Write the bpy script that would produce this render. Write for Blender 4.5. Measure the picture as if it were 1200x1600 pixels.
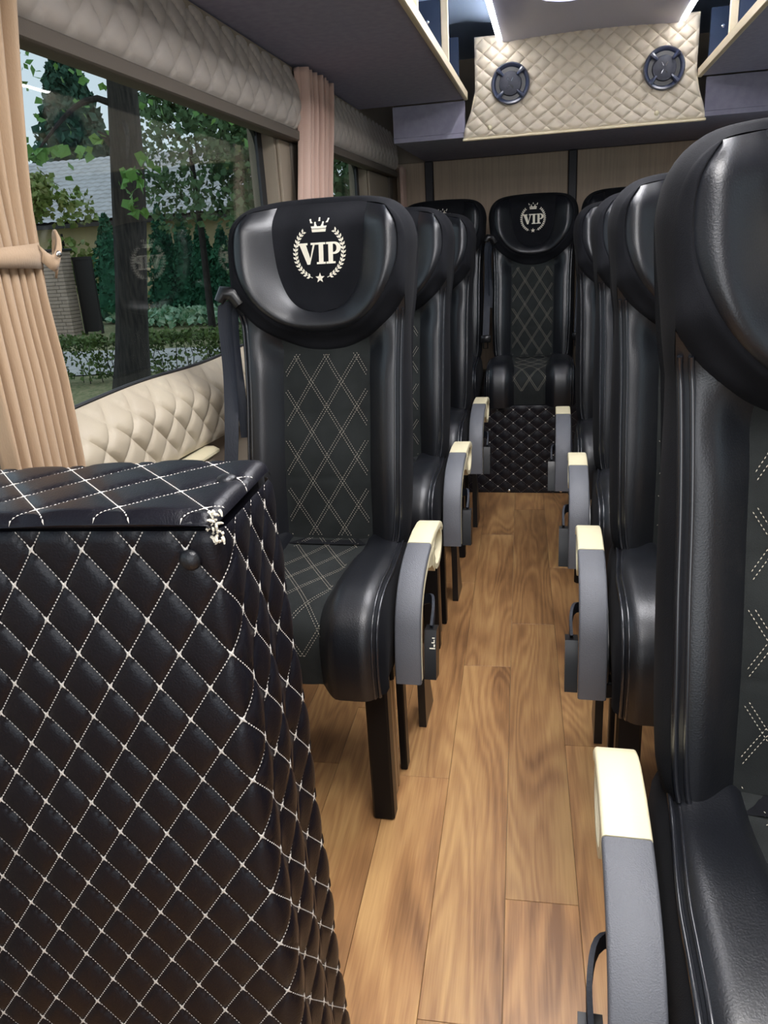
import bpy, bmesh, math, random
from mathutils import Vector, Matrix
from math import sin, cos, pi, radians as rad
random.seed(7)
C = bpy.context.scene
COL = C.collection
for o in list(bpy.data.objects): bpy.data.objects.remove(o)

# ------------------------------------------------------------------ camera
EYE = 1.24
YAW, PITCH, ROLL, FPX = 0.22484, 0.33321, 0.06, 1200.0
fw = Vector((-sin(YAW)*cos(PITCH), cos(YAW)*cos(PITCH), -sin(PITCH)))
rt = Vector((cos(YAW), sin(YAW), 0))
dn = fw.cross(rt)
r2 = rt*cos(ROLL) + dn*sin(ROLL); d2 = dn*cos(ROLL) - rt*sin(ROLL)
cd = bpy.data.cameras.new('camera'); cam = bpy.data.objects.new('camera', cd); COL.objects.link(cam)
m = Matrix((r2, -d2, -fw)).transposed().to_4x4(); m.translation = (0, 0, EYE)
cam.matrix_world = m
cd.sensor_fit = 'AUTO'; cd.sensor_width = 36; cd.lens = FPX/1600*36; cd.clip_start = .02; cd.clip_end = 300
C.camera = cam

# ------------------------------------------------------------------ sky
W = bpy.data.worlds.new('overcast_sky'); C.world = W; W.use_nodes = True
wn = W.node_tree.nodes; wl = W.node_tree.links
bg = wn['Background']
tcw = wn.new('ShaderNodeTexCoord'); sp = wn.new('ShaderNodeSeparateXYZ'); cr = wn.new('ShaderNodeValToRGB')
wl.new(tcw.outputs['Generated'], sp.inputs[0]); wl.new(sp.outputs['Z'], cr.inputs[0]); wl.new(cr.outputs[0], bg.inputs[0])
cr.color_ramp.elements[0].color = (.66, .76, .84, 1); cr.color_ramp.elements[1].color = (.50, .62, .80, 1)
bg.inputs[1].default_value = 1.25

# ------------------------------------------------------------------ large lights and exposure
def area(name, loc, rot, sx, sy, power, color=(1, 1, 1)):
    l = bpy.data.lights.new(name, 'AREA'); l.shape = 'RECTANGLE'; l.size = sx; l.size_y = sy; l.energy = power; l.color = color
    o = bpy.data.objects.new(name, l); COL.objects.link(o); o.location = loc; o.rotation_euler = rot
    return o
area('windscreen_daylight', (.1, -1.55, 1.45), (rad(82), 0, 0), 1.8, .95, 15, (1, .98, .97))
area('roof_lamp_front', (.13, .45, 2.04), (0, 0, 0), .55, .9, 26, (1, .97, .95))  # added fill light overhead, out of view, to brighten the cabin
area('roof_lamp_middle', (.13, 1.95, 2.04), (0, 0, 0), .55, .9, 24, (.98, .97, 1))  # second added overhead fill, out of view above the aisle
C.view_settings.view_transform = 'Standard'; C.view_settings.look = 'None'
C.view_settings.exposure = 0.0; C.view_settings.gamma = 1.0; C.view_settings.use_curve_mapping = False

# ------------------------------------------------------------------ materials
MATS = {}
def mat(name, col, rough=.5, spec=.5, metal=0., bump=0., bscale=80., col2=None, cscale=6., sheen=0., emit=None, es=0., coat=0., alpha=None, rand=0., stretch=(1, 1, 1), rough2=None):
    if name in MATS: return MATS[name]
    m = bpy.data.materials.new(name); m.use_nodes = True; nt = m.node_tree; N = nt.nodes; L = nt.links
    b = N['Principled BSDF']
    b.inputs['Base Color'].default_value = (*col, 1); b.inputs['Roughness'].default_value = rough
    b.inputs['Specular IOR Level'].default_value = spec; b.inputs['Metallic'].default_value = metal
    if sheen: b.inputs['Sheen Weight'].default_value = sheen; b.inputs['Sheen Roughness'].default_value = .5
    if coat: b.inputs['Coat Weight'].default_value = coat; b.inputs['Coat Roughness'].default_value = .25
    if emit: b.inputs['Emission Color'].default_value = (*emit, 1); b.inputs['Emission Strength'].default_value = es
    if bump or col2 or rough2:
        tc = N.new('ShaderNodeTexCoord'); mp = N.new('ShaderNodeMapping'); mp.inputs['Scale'].default_value = stretch
        L.new(tc.outputs['Object'], mp.inputs[0])
    if bump:
        n = N.new('ShaderNodeTexNoise'); n.inputs['Scale'].default_value = bscale; n.inputs['Detail'].default_value = 4
        bp = N.new('ShaderNodeBump'); bp.inputs['Strength'].default_value = bump; bp.inputs['Distance'].default_value = .002
        L.new(mp.outputs[0], n.inputs[0]); L.new(n.outputs[0], bp.inputs['Height']); L.new(bp.outputs[0], b.inputs['Normal'])
    if col2 or rough2:
        n = N.new('ShaderNodeTexNoise'); n.inputs['Scale'].default_value = cscale; n.inputs['Detail'].default_value = 5
        L.new(mp.outputs[0], n.inputs[0])
        if col2:
            r = N.new('ShaderNodeValToRGB'); r.color_ramp.elements[0].position = .35; r.color_ramp.elements[1].position = .65
            r.color_ramp.elements[0].color = (*col, 1); r.color_ramp.elements[1].color = (*col2, 1)
            L.new(n.outputs[0], r.inputs[0]); L.new(r.outputs[0], b.inputs['Base Color'])
        if rough2:
            mr = N.new('ShaderNodeMapRange'); mr.inputs[3].default_value = rough; mr.inputs[4].default_value = rough2
            L.new(n.outputs[0], mr.inputs[0]); L.new(mr.outputs[0], b.inputs['Roughness'])
    MATS[name] = m
    return m
LEATHER = mat('black_leather', (.006, .007, .010), .38, .62, bump=.25, bscale=420, coat=.12)
SUEDE = mat('black_suede', (.0065, .007, .009), .9, .10, bump=.3, bscale=700, col2=(.011, .0115, .014), cscale=9, sheen=.012)
FABRIC = mat('charcoal_fabric', (.014, .016, .016), .9, .25, bump=.35, bscale=900, col2=(.021, .024, .0235), cscale=14, sheen=.012)
PIPING = mat('glossy_piping', (.012, .013, .017), .22, .7, coat=.3)
THREAD = mat('ivory_thread', (.62, .56, .45), .8, .3)
WTHREAD = mat('white_thread', (.66, .63, .58), .8, .3)
EMBROID = mat('ivory_embroidery', (.80, .75, .62), .7, .4, bump=.5, bscale=500)
CREAM = mat('cream_plastic', (.72, .65, .44), .42, .45, bump=.05, bscale=300)
PAD = mat('grey_armrest_rubber', (.11, .115, .13), .38, .65, bump=.5, bscale=600, rough2=.6, cscale=14)
BPLAST = mat('black_plastic', (.010, .010, .011), .3, .5)
BMETAL = mat('black_painted_metal', (.005, .005, .006), .35, .22)
LEGREFL = mat('bronze_trim', (.26, .19, .12), .35, .5, metal=.5)  # brown reflection on the leg's side face, put into the colour
CHROME = mat('chrome', (.8, .8, .8), .15, .5, metal=1)
BELT = mat('belt_webbing', (.018, .022, .032), .6, .4, bump=.5, bscale=260, stretch=(1, 1, .1))
QBLACK = mat('quilted_black_leather', (.004, .004, .008), .38, .38, bump=.25, bscale=400, coat=.05)
QBEIGE = mat('quilted_beige_leather', (.56, .49, .38), .5, .4, bump=.15, bscale=350, col2=(.60, .53, .42), cscale=5)
QSILL = mat('quilted_sill_leather', (.43, .37, .28), .5, .4, bump=.15, bscale=350, col2=(.47, .41, .31), cscale=5)
QGREY = mat('quilted_greige_leather', (.46, .41, .36), .55, .35, bump=.15, bscale=350, col2=(.50, .45, .40), cscale=5)
CARPET = mat('dark_rack_carpet', (.30, .29, .38), .95, .2, bump=.6, bscale=900, col2=(.34, .33, .42), cscale=40)
NAVY = mat('navy_rack_board', (.018, .035, .075), .45, .5, bump=.1, bscale=200)
HEADLINER = mat('grey_gloss_headliner', (.36, .365, .48), .30, .4, bump=.05, bscale=60)
PALEBLUE = mat('pale_blue_rack_lining', (.30, .40, .55), .5, .4, bump=.1, bscale=50)
EDGE = mat('cream_edge_band', (.72, .62, .43), .5, .4)
WALLM = mat('greige_wall_lining', (.30, .25, .19), .8, .3, bump=.2, bscale=200)
REARP = mat('beige_laminate', (.52, .40, .29), .55, .4, col2=(.44, .335, .245), cscale=10, stretch=(9, 9, .3), bump=.1)
POST = mat('dark_post', (.03, .028, .035), .5, .4)
REVEAL = mat('dark_taupe_lining', (.13, .11, .09), .8, .3, bump=.2, bscale=300)
WFRAME = mat('black_rubber_window_frame', (.012, .014, .018), .45, .5)
CURT = mat('tan_curtain', (.42, .295, .19), .75, .35, bump=.35, bscale=500, col2=(.46, .325, .21), cscale=4, sheen=.2, stretch=(1, 1, .2))
CURT2 = mat('rose_tan_curtain', (.62, .43, .35), .8, .3, bump=.3, bscale=500, sheen=.2)
LED = mat('led_strip', (1, 1, 1), .5, emit=(1, .98, 1), es=38)
DOME = mat('ceiling_lamp_lens', (.8, .8, .85), .3, emit=(.6, .6, 1), es=2.0)
BARK = mat('bark', (.022, .019, .018), .95, .2, bump=1., bscale=22, col2=(.05, .042, .036), cscale=16, stretch=(3, 3, .3))
LEAF = mat('green_leaf', (.10, .24, .045), .6, .4, col2=(.16, .32, .06), cscale=2)
LEAFD = mat('dark_leaf', (.05, .11, .045), .65, .3, col2=(.12, .20, .08), cscale=1.2)
LEAFY = mat('yellow_green_leaf', (.17, .27, .06), .6, .3, col2=(.30, .30, .10), cscale=1.5)
SPRUCE = mat('conifer_green', (.022, .095, .05), .85, .2, col2=(.05, .17, .085), cscale=3)
SPRUCE2 = mat('spruce_blue_green', (.03, .08, .05), .85, .2, col2=(.055, .12, .08), cscale=2)
HOSTA = mat('variegated_leaf', (.10, .30, .14), .5, .4, col2=(.5, .62, .42), cscale=9)
HEDGE = mat('hedge_leaf', (.07, .12, .03), .7, .3, col2=(.13, .18, .05), cscale=3)
GRASS = mat('lawn_with_leaf_litter', (.15, .18, .07), .95, .2, col2=(.38, .32, .17), cscale=14, bump=.6, bscale=60)
PAVE = mat('pale_paving', (.62, .57, .52), .9, .2, col2=(.48, .45, .41), cscale=3)
HWALL = mat('yellow_render', (.50, .40, .22), .9, .2, col2=(.42, .34, .2), cscale=2)
ROOF = mat('weathered_grey_roof_tile', (.60, .57, .55), .8, .3, col2=(.50, .47, .45), cscale=3)
BRICK = mat('pale_brick', (.42, .31, .24), .9, .2, col2=(.50, .38, .30), cscale=6)
MORTAR = mat('mortar', (.20, .16, .13), .95)
GATE = mat('dark_gate', (.02, .014, .012), .6)

def glass_mat():
    m = bpy.data.materials.new('tinted_window_glass'); m.use_nodes = True; nt = m.node_tree; N = nt.nodes; L = nt.links
    N.remove(N['Principled BSDF']); out = N['Material Output']
    t = N.new('ShaderNodeBsdfTransparent'); t.inputs[0].default_value = (.90, .93, .92, 1)
    g = N.new('ShaderNodeBsdfGlossy'); g.inputs['Roughness'].default_value = .02
    f = N.new('ShaderNodeLayerWeight'); f.inputs[0].default_value = .5
    pw_ = N.new('ShaderNodeMath'); pw_.operation = 'POWER'; pw_.inputs[1].default_value = 4; L.new(f.outputs['Facing'], pw_.inputs[0])
    ma = N.new('ShaderNodeMath'); ma.operation = 'MULTIPLY_ADD'; ma.inputs[1].default_value = .5; ma.inputs[2].default_value = .03; L.new(pw_.outputs[0], ma.inputs[0])
    mx = N.new('ShaderNodeMixShader'); L.new(ma.outputs[0], mx.inputs[0]); L.new(t.outputs[0], mx.inputs[1]); L.new(g.outputs[0], mx.inputs[2]); L.new(mx.outputs[0], out.inputs[0])
    return m
GLASS = glass_mat()

def wood_mat():
    m = bpy.data.materials.new('oak_look_vinyl'); m.use_nodes = True; nt = m.node_tree; N = nt.nodes; L = nt.links
    b = N['Principled BSDF']; b.inputs['Roughness'].default_value = .36; b.inputs['Specular IOR Level'].default_value = .45
    tc = N.new('ShaderNodeTexCoord'); oi = N.new('ShaderNodeObjectInfo')
    mul = N.new('ShaderNodeMath'); mul.operation = 'MULTIPLY'; mul.inputs[1].default_value = 37.0; L.new(oi.outputs['Random'], mul.inputs[0])
    add = N.new('ShaderNodeVectorMath'); add.operation = 'ADD'
    L.new(tc.outputs['Object'], add.inputs[0]); L.new(mul.outputs[0], add.inputs[1])
    # long cathedral figure: stretched noise turned into rings
    mp = N.new('ShaderNodeMapping'); mp.inputs['Scale'].default_value = (7.5, 1.05, 1); L.new(add.outputs[0], mp.inputs[0])
    n1 = N.new('ShaderNodeTexNoise'); n1.inputs['Scale'].default_value = 1.0; n1.inputs['Detail'].default_value = 1.5; n1.inputs['Distortion'].default_value = .3
    L.new(mp.outputs[0], n1.inputs[0])
    m2 = N.new('ShaderNodeMath'); m2.operation = 'MULTIPLY'; m2.inputs[1].default_value = 90; L.new(n1.outputs[0], m2.inputs[0])
    m3 = N.new('ShaderNodeMath'); m3.operation = 'SINE'; L.new(m2.outputs[0], m3.inputs[0])
    # fine fibre
    mp2 = N.new('ShaderNodeMapping'); mp2.inputs['Scale'].default_value = (260, 9, 1); L.new(add.outputs[0], mp2.inputs[0])
    n2 = N.new('ShaderNodeTexNoise'); n2.inputs['Scale'].default_value = 1.0; n2.inputs['Detail'].default_value = 3; L.new(mp2.outputs[0], n2.inputs[0])
    # broad blotches
    mp3 = N.new('ShaderNodeMapping'); mp3.inputs['Scale'].default_value = (9, 2.2, 1); L.new(add.outputs[0], mp3.inputs[0])
    n3 = N.new('ShaderNodeTexNoise'); n3.inputs['Scale'].default_value = 1.0; n3.inputs['Detail'].default_value = 3; L.new(mp3.outputs[0], n3.inputs[0])
    a1 = N.new('ShaderNodeMath'); a1.operation = 'MULTIPLY_ADD'; a1.inputs[1].default_value = .07; L.new(m3.outputs[0], a1.inputs[0]); L.new(n3.outputs[0], a1.inputs[2])
    a2 = N.new('ShaderNodeMath'); a2.operation = 'MULTIPLY_ADD'; a2.inputs[1].default_value = .32; L.new(n2.outputs[0], a2.inputs[0]); L.new(a1.outputs[0], a2.inputs[2])
    r = N.new('ShaderNodeValToRGB'); e = r.color_ramp.elements
    e[0].position = .42; e[0].color = (.19, .092, .038, 1); e[1].position = .92; e[1].color = (.54, .32, .13, 1)
    x = e.new(.64); x.color = (.36, .185, .074, 1)
    L.new(a2.outputs[0], r.inputs[0])
    hs = N.new('ShaderNodeHueSaturation'); L.new(r.outputs[0], hs.inputs['Color'])
    mv = N.new('ShaderNodeMapRange'); mv.inputs[3].default_value = .82; mv.inputs[4].default_value = 1.22
    L.new(oi.outputs['Random'], mv.inputs[0]); L.new(mv.outputs[0], hs.inputs['Value'])
    L.new(hs.outputs[0], b.inputs['Base Color'])
    bp = N.new('ShaderNodeBump'); bp.inputs['Strength'].default_value = .12; bp.inputs['Distance'].default_value = .001
    L.new(n2.outputs[0], bp.inputs['Height']); L.new(bp.outputs[0], b.inputs['Normal'])
    return m
WOOD = wood_mat()

# ------------------------------------------------------------------ mesh helpers
class M:
    def __init__(s): s.v = []; s.f = []
    def add(s, vs, fs):
        k = len(s.v); s.v += [tuple(v) for v in vs]; s.f += [tuple(i+k for i in f) for f in fs]
    def box(s, x0, x1, y0, y1, z0, z1, c=0.):
        if c:
            prof = [(x0+c, y0), (x1-c, y0), (x1, y0+c), (x1, y1-c), (x1-c, y1), (x0+c, y1), (x0, y1-c), (x0, y0+c)]
            n = 8; vs = []
            for z, k in ((z0, c), (z0+c, 0), (z1-c, 0), (z1, c)):
                cx, cy = (x0+x1)/2, (y0+y1)/2
                for x, y in prof:
                    sx = (x-cx)*(1-2*k/(x1-x0)); sy = (y-cy)*(1-2*k/(y1-y0)); vs.append((cx+sx, cy+sy, z))
            fs = [(j*n+i, j*n+(i+1) % n, (j+1)*n+(i+1) % n, (j+1)*n+i) for j in range(3) for i in range(n)]
            fs += [tuple(range(n))[::-1], tuple(range(3*n, 4*n))]
            s.add(vs, fs); return s
        vs = [(x, y, z) for z in (z0, z1) for x, y in ((x0, y0), (x1, y0), (x1, y1), (x0, y1))]
        s.add(vs, [(3, 2, 1, 0), (4, 5, 6, 7), (0, 1, 5, 4), (1, 2, 6, 5), (2, 3, 7, 6), (3, 0, 4, 7)]); return s
    def grid(s, P, closed_u=False):
        n, k = len(P), len(P[0]); vs = [p for row in P for p in row]
        fs = []
        for i in range(n if closed_u else n-1):
            for j in range(k-1):
                a = i*k+j; b = ((i+1) % n)*k+j
                fs.append((a, b, b+1, a+1))
        s.add(vs, fs); return s
    def tube(s, pts, r, n=8, cap=True, sq=None):
        pts = [Vector(p) for p in pts]; rows = []
        up0 = None
        for i, p in enumerate(pts):
            t = (pts[min(i+1, len(pts)-1)]-pts[max(i-1, 0)]).normalized()
            if up0 is None: up0 = Vector((0, 0, 1)) if abs(t.z) < .9 else Vector((1, 0, 0))
            a = t.cross(up0).normalized(); b = a.cross(t).normalized(); up0 = b
            rr = r[i] if isinstance(r, (list, tuple)) else r
            rows.append([p+a*cos(2*pi*k/n)*rr+b*sin(2*pi*k/n)*rr for k in range(n)])
        vs = [v for w in rows for v in w]
        fs = [(i*n+k, i*n+(k+1) % n, (i+1)*n+(k+1) % n, (i+1)*n+k) for i in range(len(rows)-1) for k in range(n)]
        if cap: fs += [tuple(range(n))[::-1], tuple(range((len(rows)-1)*n, len(rows)*n))]
        s.add(vs, fs); return s
    def prism(s, poly, axis, a0, a1):
        """poly of 2D points extruded along axis ('x','y','z')"""
        def mk(p, a): return {'x': (a, p[0], p[1]), 'y': (p[0], a, p[1]), 'z': (p[0], p[1], a)}[axis]
        n = len(poly); vs = [mk(p, a0) for p in poly]+[mk(p, a1) for p in poly]
        s.add(vs, [tuple(range(n))[::-1], tuple(range(n, 2*n))]+[(i, (i+1) % n, n+(i+1) % n, n+i) for i in range(n)]); return s
    def ring(s, cx, cz, rx, rz, hx, hz, y0, y1, n=28, axis='x'):
        def mk(a, b, d): return {'x': (d, a, b), 'y': (a, d, b)}[axis]
        vs = []
        for k in range(n):
            t = 2*pi*k/n
            vs += [mk(cx+rx*cos(t), cz+rz*sin(t), y0), mk(cx+rx*cos(t), cz+rz*sin(t), y1), mk(cx+hx*cos(t), cz+hz*sin(t), y1), mk(cx+hx*cos(t), cz+hz*sin(t), y0)]
        fs = []
        for k in range(n):
            j = (k+1) % n
            for q in range(4): fs.append((4*k+q, 4*j+q, 4*j+(q+1) % 4, 4*k+(q+1) % 4))
        s.add(vs, fs); return s
    def dome(s, c, r, h, nrm, n=16, m=5):
        nrm = Vector(nrm).normalized(); a = nrm.orthogonal().normalized(); b = nrm.cross(a); c = Vector(c); rows = []
        for i in range(m+1):
            t = i/m*pi/2; rows.append([c+(a*cos(2*pi*k/n)+b*sin(2*pi*k/n))*r*cos(t)+nrm*h*sin(t) for k in range(n+1)])
        s.grid(rows); return s
    def build(s, name, mat, parent=None, angle=40, smooth=True, flip=None):
        me = bpy.data.meshes.new(name); me.from_pydata(s.v, [], s.f); me.validate()
        bm = bmesh.new(); bm.from_mesh(me); bmesh.ops.remove_doubles(bm, verts=bm.verts, dist=1e-6)
        bmesh.ops.recalc_face_normals(bm, faces=bm.faces); bm.to_mesh(me); bm.free()
        if smooth:
            me.polygons.foreach_set('use_smooth', [True]*len(me.polygons)); me.set_sharp_from_angle(angle=rad(angle))
        me.materials.append(mat)
        o = bpy.data.objects.new(name, me); COL.objects.link(o)
        if parent: o.parent = parent
        return o
def raw(name, v, f, mat, parent=None, kind=None):
    me = bpy.data.meshes.new(name); me.from_pydata(v, [], f); me.materials.append(mat)
    o = bpy.data.objects.new(name, me); COL.objects.link(o)
    if parent: o.parent = parent
    if kind: o['kind'] = kind
    return o
def thing(name, label, cat, loc=(0, 0, 0), rz=0, group=None):
    o = bpy.data.objects.new(name, None); o.empty_display_size = .1; COL.objects.link(o)
    o.location = loc; o.rotation_euler = (0, 0, rz); o['label'] = label; o['category'] = cat
    if group: o['group'] = group
    return o
def tag(o, label, cat, group=None, kind=None):
    o['label'] = label; o['category'] = cat
    if group: o['group'] = group
    if kind: o['kind'] = kind
    return o
def struct(o, label=None, cat=None):
    o['kind'] = 'structure'
    if label: o['label'] = label
    if cat: o['category'] = cat
    return o
def stuff(o): o['kind'] = 'stuff'; return o
def sm(x, a, b):
    t = max(0., min(1., (x-a)/(b-a))); return t*t*(3-2*t)
def lerp(a, b, t): return a+(b-a)*t
def crom(pts, n):
    """Catmull-Rom through points, n samples, even in arc length"""
    P = [pts[0]]+list(pts)+[pts[-1]]; out = []
    for i in range(1, len(P)-2):
        for k in range(12):
            t = k/12
            out.append(tuple(.5*((2*P[i][d])+(-P[i-1][d]+P[i+1][d])*t+(2*P[i-1][d]-5*P[i][d]+4*P[i+1][d]-P[i+2][d])*t*t+(-P[i-1][d]+3*P[i][d]-3*P[i+1][d]+P[i+2][d])*t**3) for d in range(len(P[0]))))
    out.append(tuple(pts[-1]))
    L = [0]
    for a, b in zip(out, out[1:]): L.append(L[-1]+math.dist(a, b))
    res = []; j = 0
    for k in range(n):
        s = L[-1]*k/(n-1)
        while j < len(L)-2 and L[j+1] < s: j += 1
        t = (s-L[j])/max(1e-9, L[j+1]-L[j]); res.append(tuple(lerp(out[j][d], out[j+1][d], min(1, t)) for d in range(len(out[0]))))
    return res

# quilted surface -------------------------------------------------------
def quilt(Mm, S, lu, lv, du, dv, amp, seg=8, off=(0, 0), edge=.006):
    """S(u,v,h) -> point; diamonds du x dv; grid lines aligned with the lattice, seg steps per diamond"""
    su, sv = du/seg, dv/seg
    i0, i1 = math.floor(off[0]/su), math.ceil((lu+off[0])/su); j0, j1 = math.floor(off[1]/sv), math.ceil((lv+off[1])/sv)
    k = len(Mm.v); nv = j1-j0+1
    for i in range(i0, i1+1):
        u = min(lu, max(0, i*su-off[0]))
        for j in range(j0, j1+1):
            v = min(lv, max(0, j*sv-off[1]))
            a = (u+off[0])/du+(v+off[1])/dv; b = (u+off[0])/du-(v+off[1])/dv
            h = amp*(abs(sin(pi*a))*abs(sin(pi*b)))**.28
            e = min(u, lu-u, v, lv-v)
            if e < edge: h *= e/edge
            Mm.v.append(tuple(S(u, v, h)))
    for i in range(i0, i1):
        for j in range(j0, j1):
            p = k+(i-i0)*nv+(j-j0); q = p+nv
            if (i+j+1) % seg == 0: Mm.f += [(p, q, p+1), (q, q+1, p+1)]
            elif (i-j) % seg == 0: Mm.f += [(p, q, q+1), (p, q+1, p+1)]
            else: Mm.f.append((p, q, q+1, p+1))
    return Mm
def quilt_lines(lu, lv, du, dv, off=(0, 0)):
    segs = []
    for sg in (1, -1):
        for k in range(-80, 160):
            # (u+ou)/du + sg*(v+ov)/dv = k
            pts = []
            for v in (0, lv):
                pts.append((du*(k-sg*(v+off[1])/dv)-off[0], v))
            (ua, va), (ub, vb) = pts
            # clip u to 0..lu
            t0, t1 = 0., 1.; d = ub-ua
            if abs(d) < 1e-9: continue
            ta, tb = (0-ua)/d, (lu-ua)/d
            if ta > tb: ta, tb = tb, ta
            t0, t1 = max(t0, ta), min(t1, tb)
            if t1-t0 < 1e-3: continue
            segs.append(((ua+d*t0, va+(vb-va)*t0), (ua+d*t1, va+(vb-va)*t1)))
    return segs
def dashes(Mm, S, a, b, dl=.0042, gap=.0016, w=.0006, h=.0007):
    L = math.dist(a, b); n = int(L/(dl+gap)); d = ((b[0]-a[0])/L, (b[1]-a[1])/L); nx, ny = -d[1]*w, d[0]*w
    for i in range(n):
        s0 = i*(dl+gap); s1 = s0+dl
        p = (a[0]+d[0]*s0, a[1]+d[1]*s0); q = (a[0]+d[0]*s1, a[1]+d[1]*s1)
        mm = ((p[0]+q[0])/2, (p[1]+q[1])/2)
        Mm.add([S(p[0], p[1], 0.0002), S(mm[0]+nx, mm[1]+ny, h*.5), S(q[0], q[1], .0002), S(mm[0]-nx, mm[1]-ny, h*.5), S(mm[0], mm[1], h)],
               [(0, 1, 4), (1, 2, 4), (2, 3, 4), (3, 0, 4)])
def crossmark(Mm, S, c, du, dv, r=.006, w=.0009, h=.0012):
    for sg in (1, -1):
        L = math.hypot(du, dv); d = (du/L*r, sg*dv/L*r); n = (-d[1]/r*w, d[0]/r*w)
        pts = [(c[0]-d[0], c[1]-d[1]), (c[0]+n[0], c[1]+n[1]), (c[0]+d[0], c[1]+d[1]), (c[0]-n[0], c[1]-n[1])]
        Mm.add([S(p[0], p[1], h*.6) for p in pts]+[S(c[0], c[1], h)], [(0, 1, 4), (1, 2, 4), (2, 3, 4), (3, 0, 4)])

# ================================================================== STRUCTURE
XL, XR, YF, YR = -.92, 1.12, -1.7, 4.90
floor = struct(M().box(XL-.05, XR+.05, YF, YR, -.06, -.006).build('floor', WALLM, smooth=False))
# planks: vinyl strips laid two degrees off the van's axis
PA = -.0385
plank_cuts = {0: [.928, 2.088, 3.216], 1: [1.204, 2.378, 3.56], 2: [.55, 1.721, 2.864], -1: [.38, 1.546, 2.702]}
random.seed(3)
pw = .1425
base_x = -.318   # left seam of column 0 at y = 3.8
for c in range(-5, 11):
    x0 = base_x+c*pw
    cuts = plank_cuts.get(c)
    if cuts is None:
        s = random.uniform(.0, 1.1); cuts = [s+1.16*k for k in range(-1, 4)]
    ys = sorted([-1.0]+[q for q in cuts if -1.0 < q < 3.8]+[3.84])
    for ya, yb in zip(ys, ys[1:]):
        if yb-ya < .05: continue
        m_ = M().box(-pw/2+.0004, pw/2-.0004, ya+.0005-1.9, yb-.0005-1.9, -.006, 0, .0007)
        o = m_.build('plank', WOOD, floor, angle=20)
        o.rotation_euler = (0, 0, -PA)
        yc = 1.9; o.location = (x0+pw/2 + (yc-3.8)*PA, yc, 0)
        if not(XL < o.location.x-.07 and o.location.x+.07 < XR): o.scale.x = 1

# ceiling
mc = M(); rows = []
prof = [(XL, 1.93), (-.80, 2.05), (-.60, 2.13), (-.40, 2.16), (-.22, 2.13)]
for x, z in prof: rows.append([(x, YF, z), (x, 3.93, z)])
mc.grid(rows)
rows = [[(x, YF, z), (x, 3.93, z)] for x, z in [(.49, 2.13), (.68, 2.16), (.85, 2.13), (1.0, 2.05), (XR, 1.93)]]
mc.grid(rows)
mc.box(XL, XR, YF, YR, 2.2, 2.23)
ceil = struct(mc.build('ceiling', PALEBLUE))
# central headliner board, slightly cambered
rows = []
for i in range(13):
    x = lerp(-.228, .498, i/12); z = 2.052+.012*sin(pi*i/12)
    rows.append([(x, YF, z+.02), (x, YF, z), (x, 3.90, z), (x, 3.90, z+.02)])
tag(M().grid(rows).build('trim_headliner_board', HEADLINER), 'glossy grey central ceiling board between the two light strips', 'ceiling panel')
bpy.data.objects['trim_headliner_board'].name = 'headliner_board'
for xx, lab in ((-.242, 'left white light strip along the edge of the ceiling board'), (.512, 'right white light strip along the edge of the ceiling board')):
    t = thing('light_strip', lab, 'light strip', (xx, 0, 2.055), group='ceiling light strips')
    M().box(-.010, .010, -.9, 3.86, -.006, .006, .002).build('diffuser', LED, t)
    M().box(-.005, .005, -.9, 3.86, .0065, .075).build('channel', CHROME, t)
t = thing('ceiling_lamp', 'round white ceiling lamp at the top of the picture between the light strips', 'ceiling lamp', (.045, 3.22, 2.062))
M().dome((0, 0, -.002), .135, .03, (0, 0, -1), 32, 6).build('lens', DOME, t)
M().ring(0, 0, .15, .15, .134, .134, 0, .012, 32, 'y').build('rim', HEADLINER, t).rotation_euler = (rad(90), 0, 0)

# left wall ----------------------------------------------------------
# openings: window_1 y .95..2.53, window_2 y 3.08..4.05 ; z .93..1.60
def wall_with_holes(name, x0, x1, y0, y1, z0, z1, holes, mat):
    m_ = M(); ys = [y0]
    for a, b, c, d in holes:
        m_.box(x0, x1, ys[-1], a, z0, z1); m_.box(x0, x1, a, b, z0, c); m_.box(x0, x1, a, b, d, z1); ys.append(b)
    m_.box(x0, x1, ys[-1], y1, z0, z1)
    return struct(m_.build(name, mat, smooth=False))
wall_with_holes('wall_left', XL-.09, XL, YF, YR, -.06, 2.2, [(-.55, .55, .93, 1.60), (.80, 2.70, .93, 1.655), (3.06, 4.08, .93, 1.655)], WALLM)
wall_with_holes('wall_right', XR, XR+.09, YF, YR, -.06, 2.2, [(.3, 1.9, .95, 1.60), (2.3, 4.0, .95, 1.60)], WALLM)
struct(M().box(XL-.09, XR+.09, YR, YR+.06, -.06, 2.2).build('wall_rear', WALLM, smooth=False))
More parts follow.
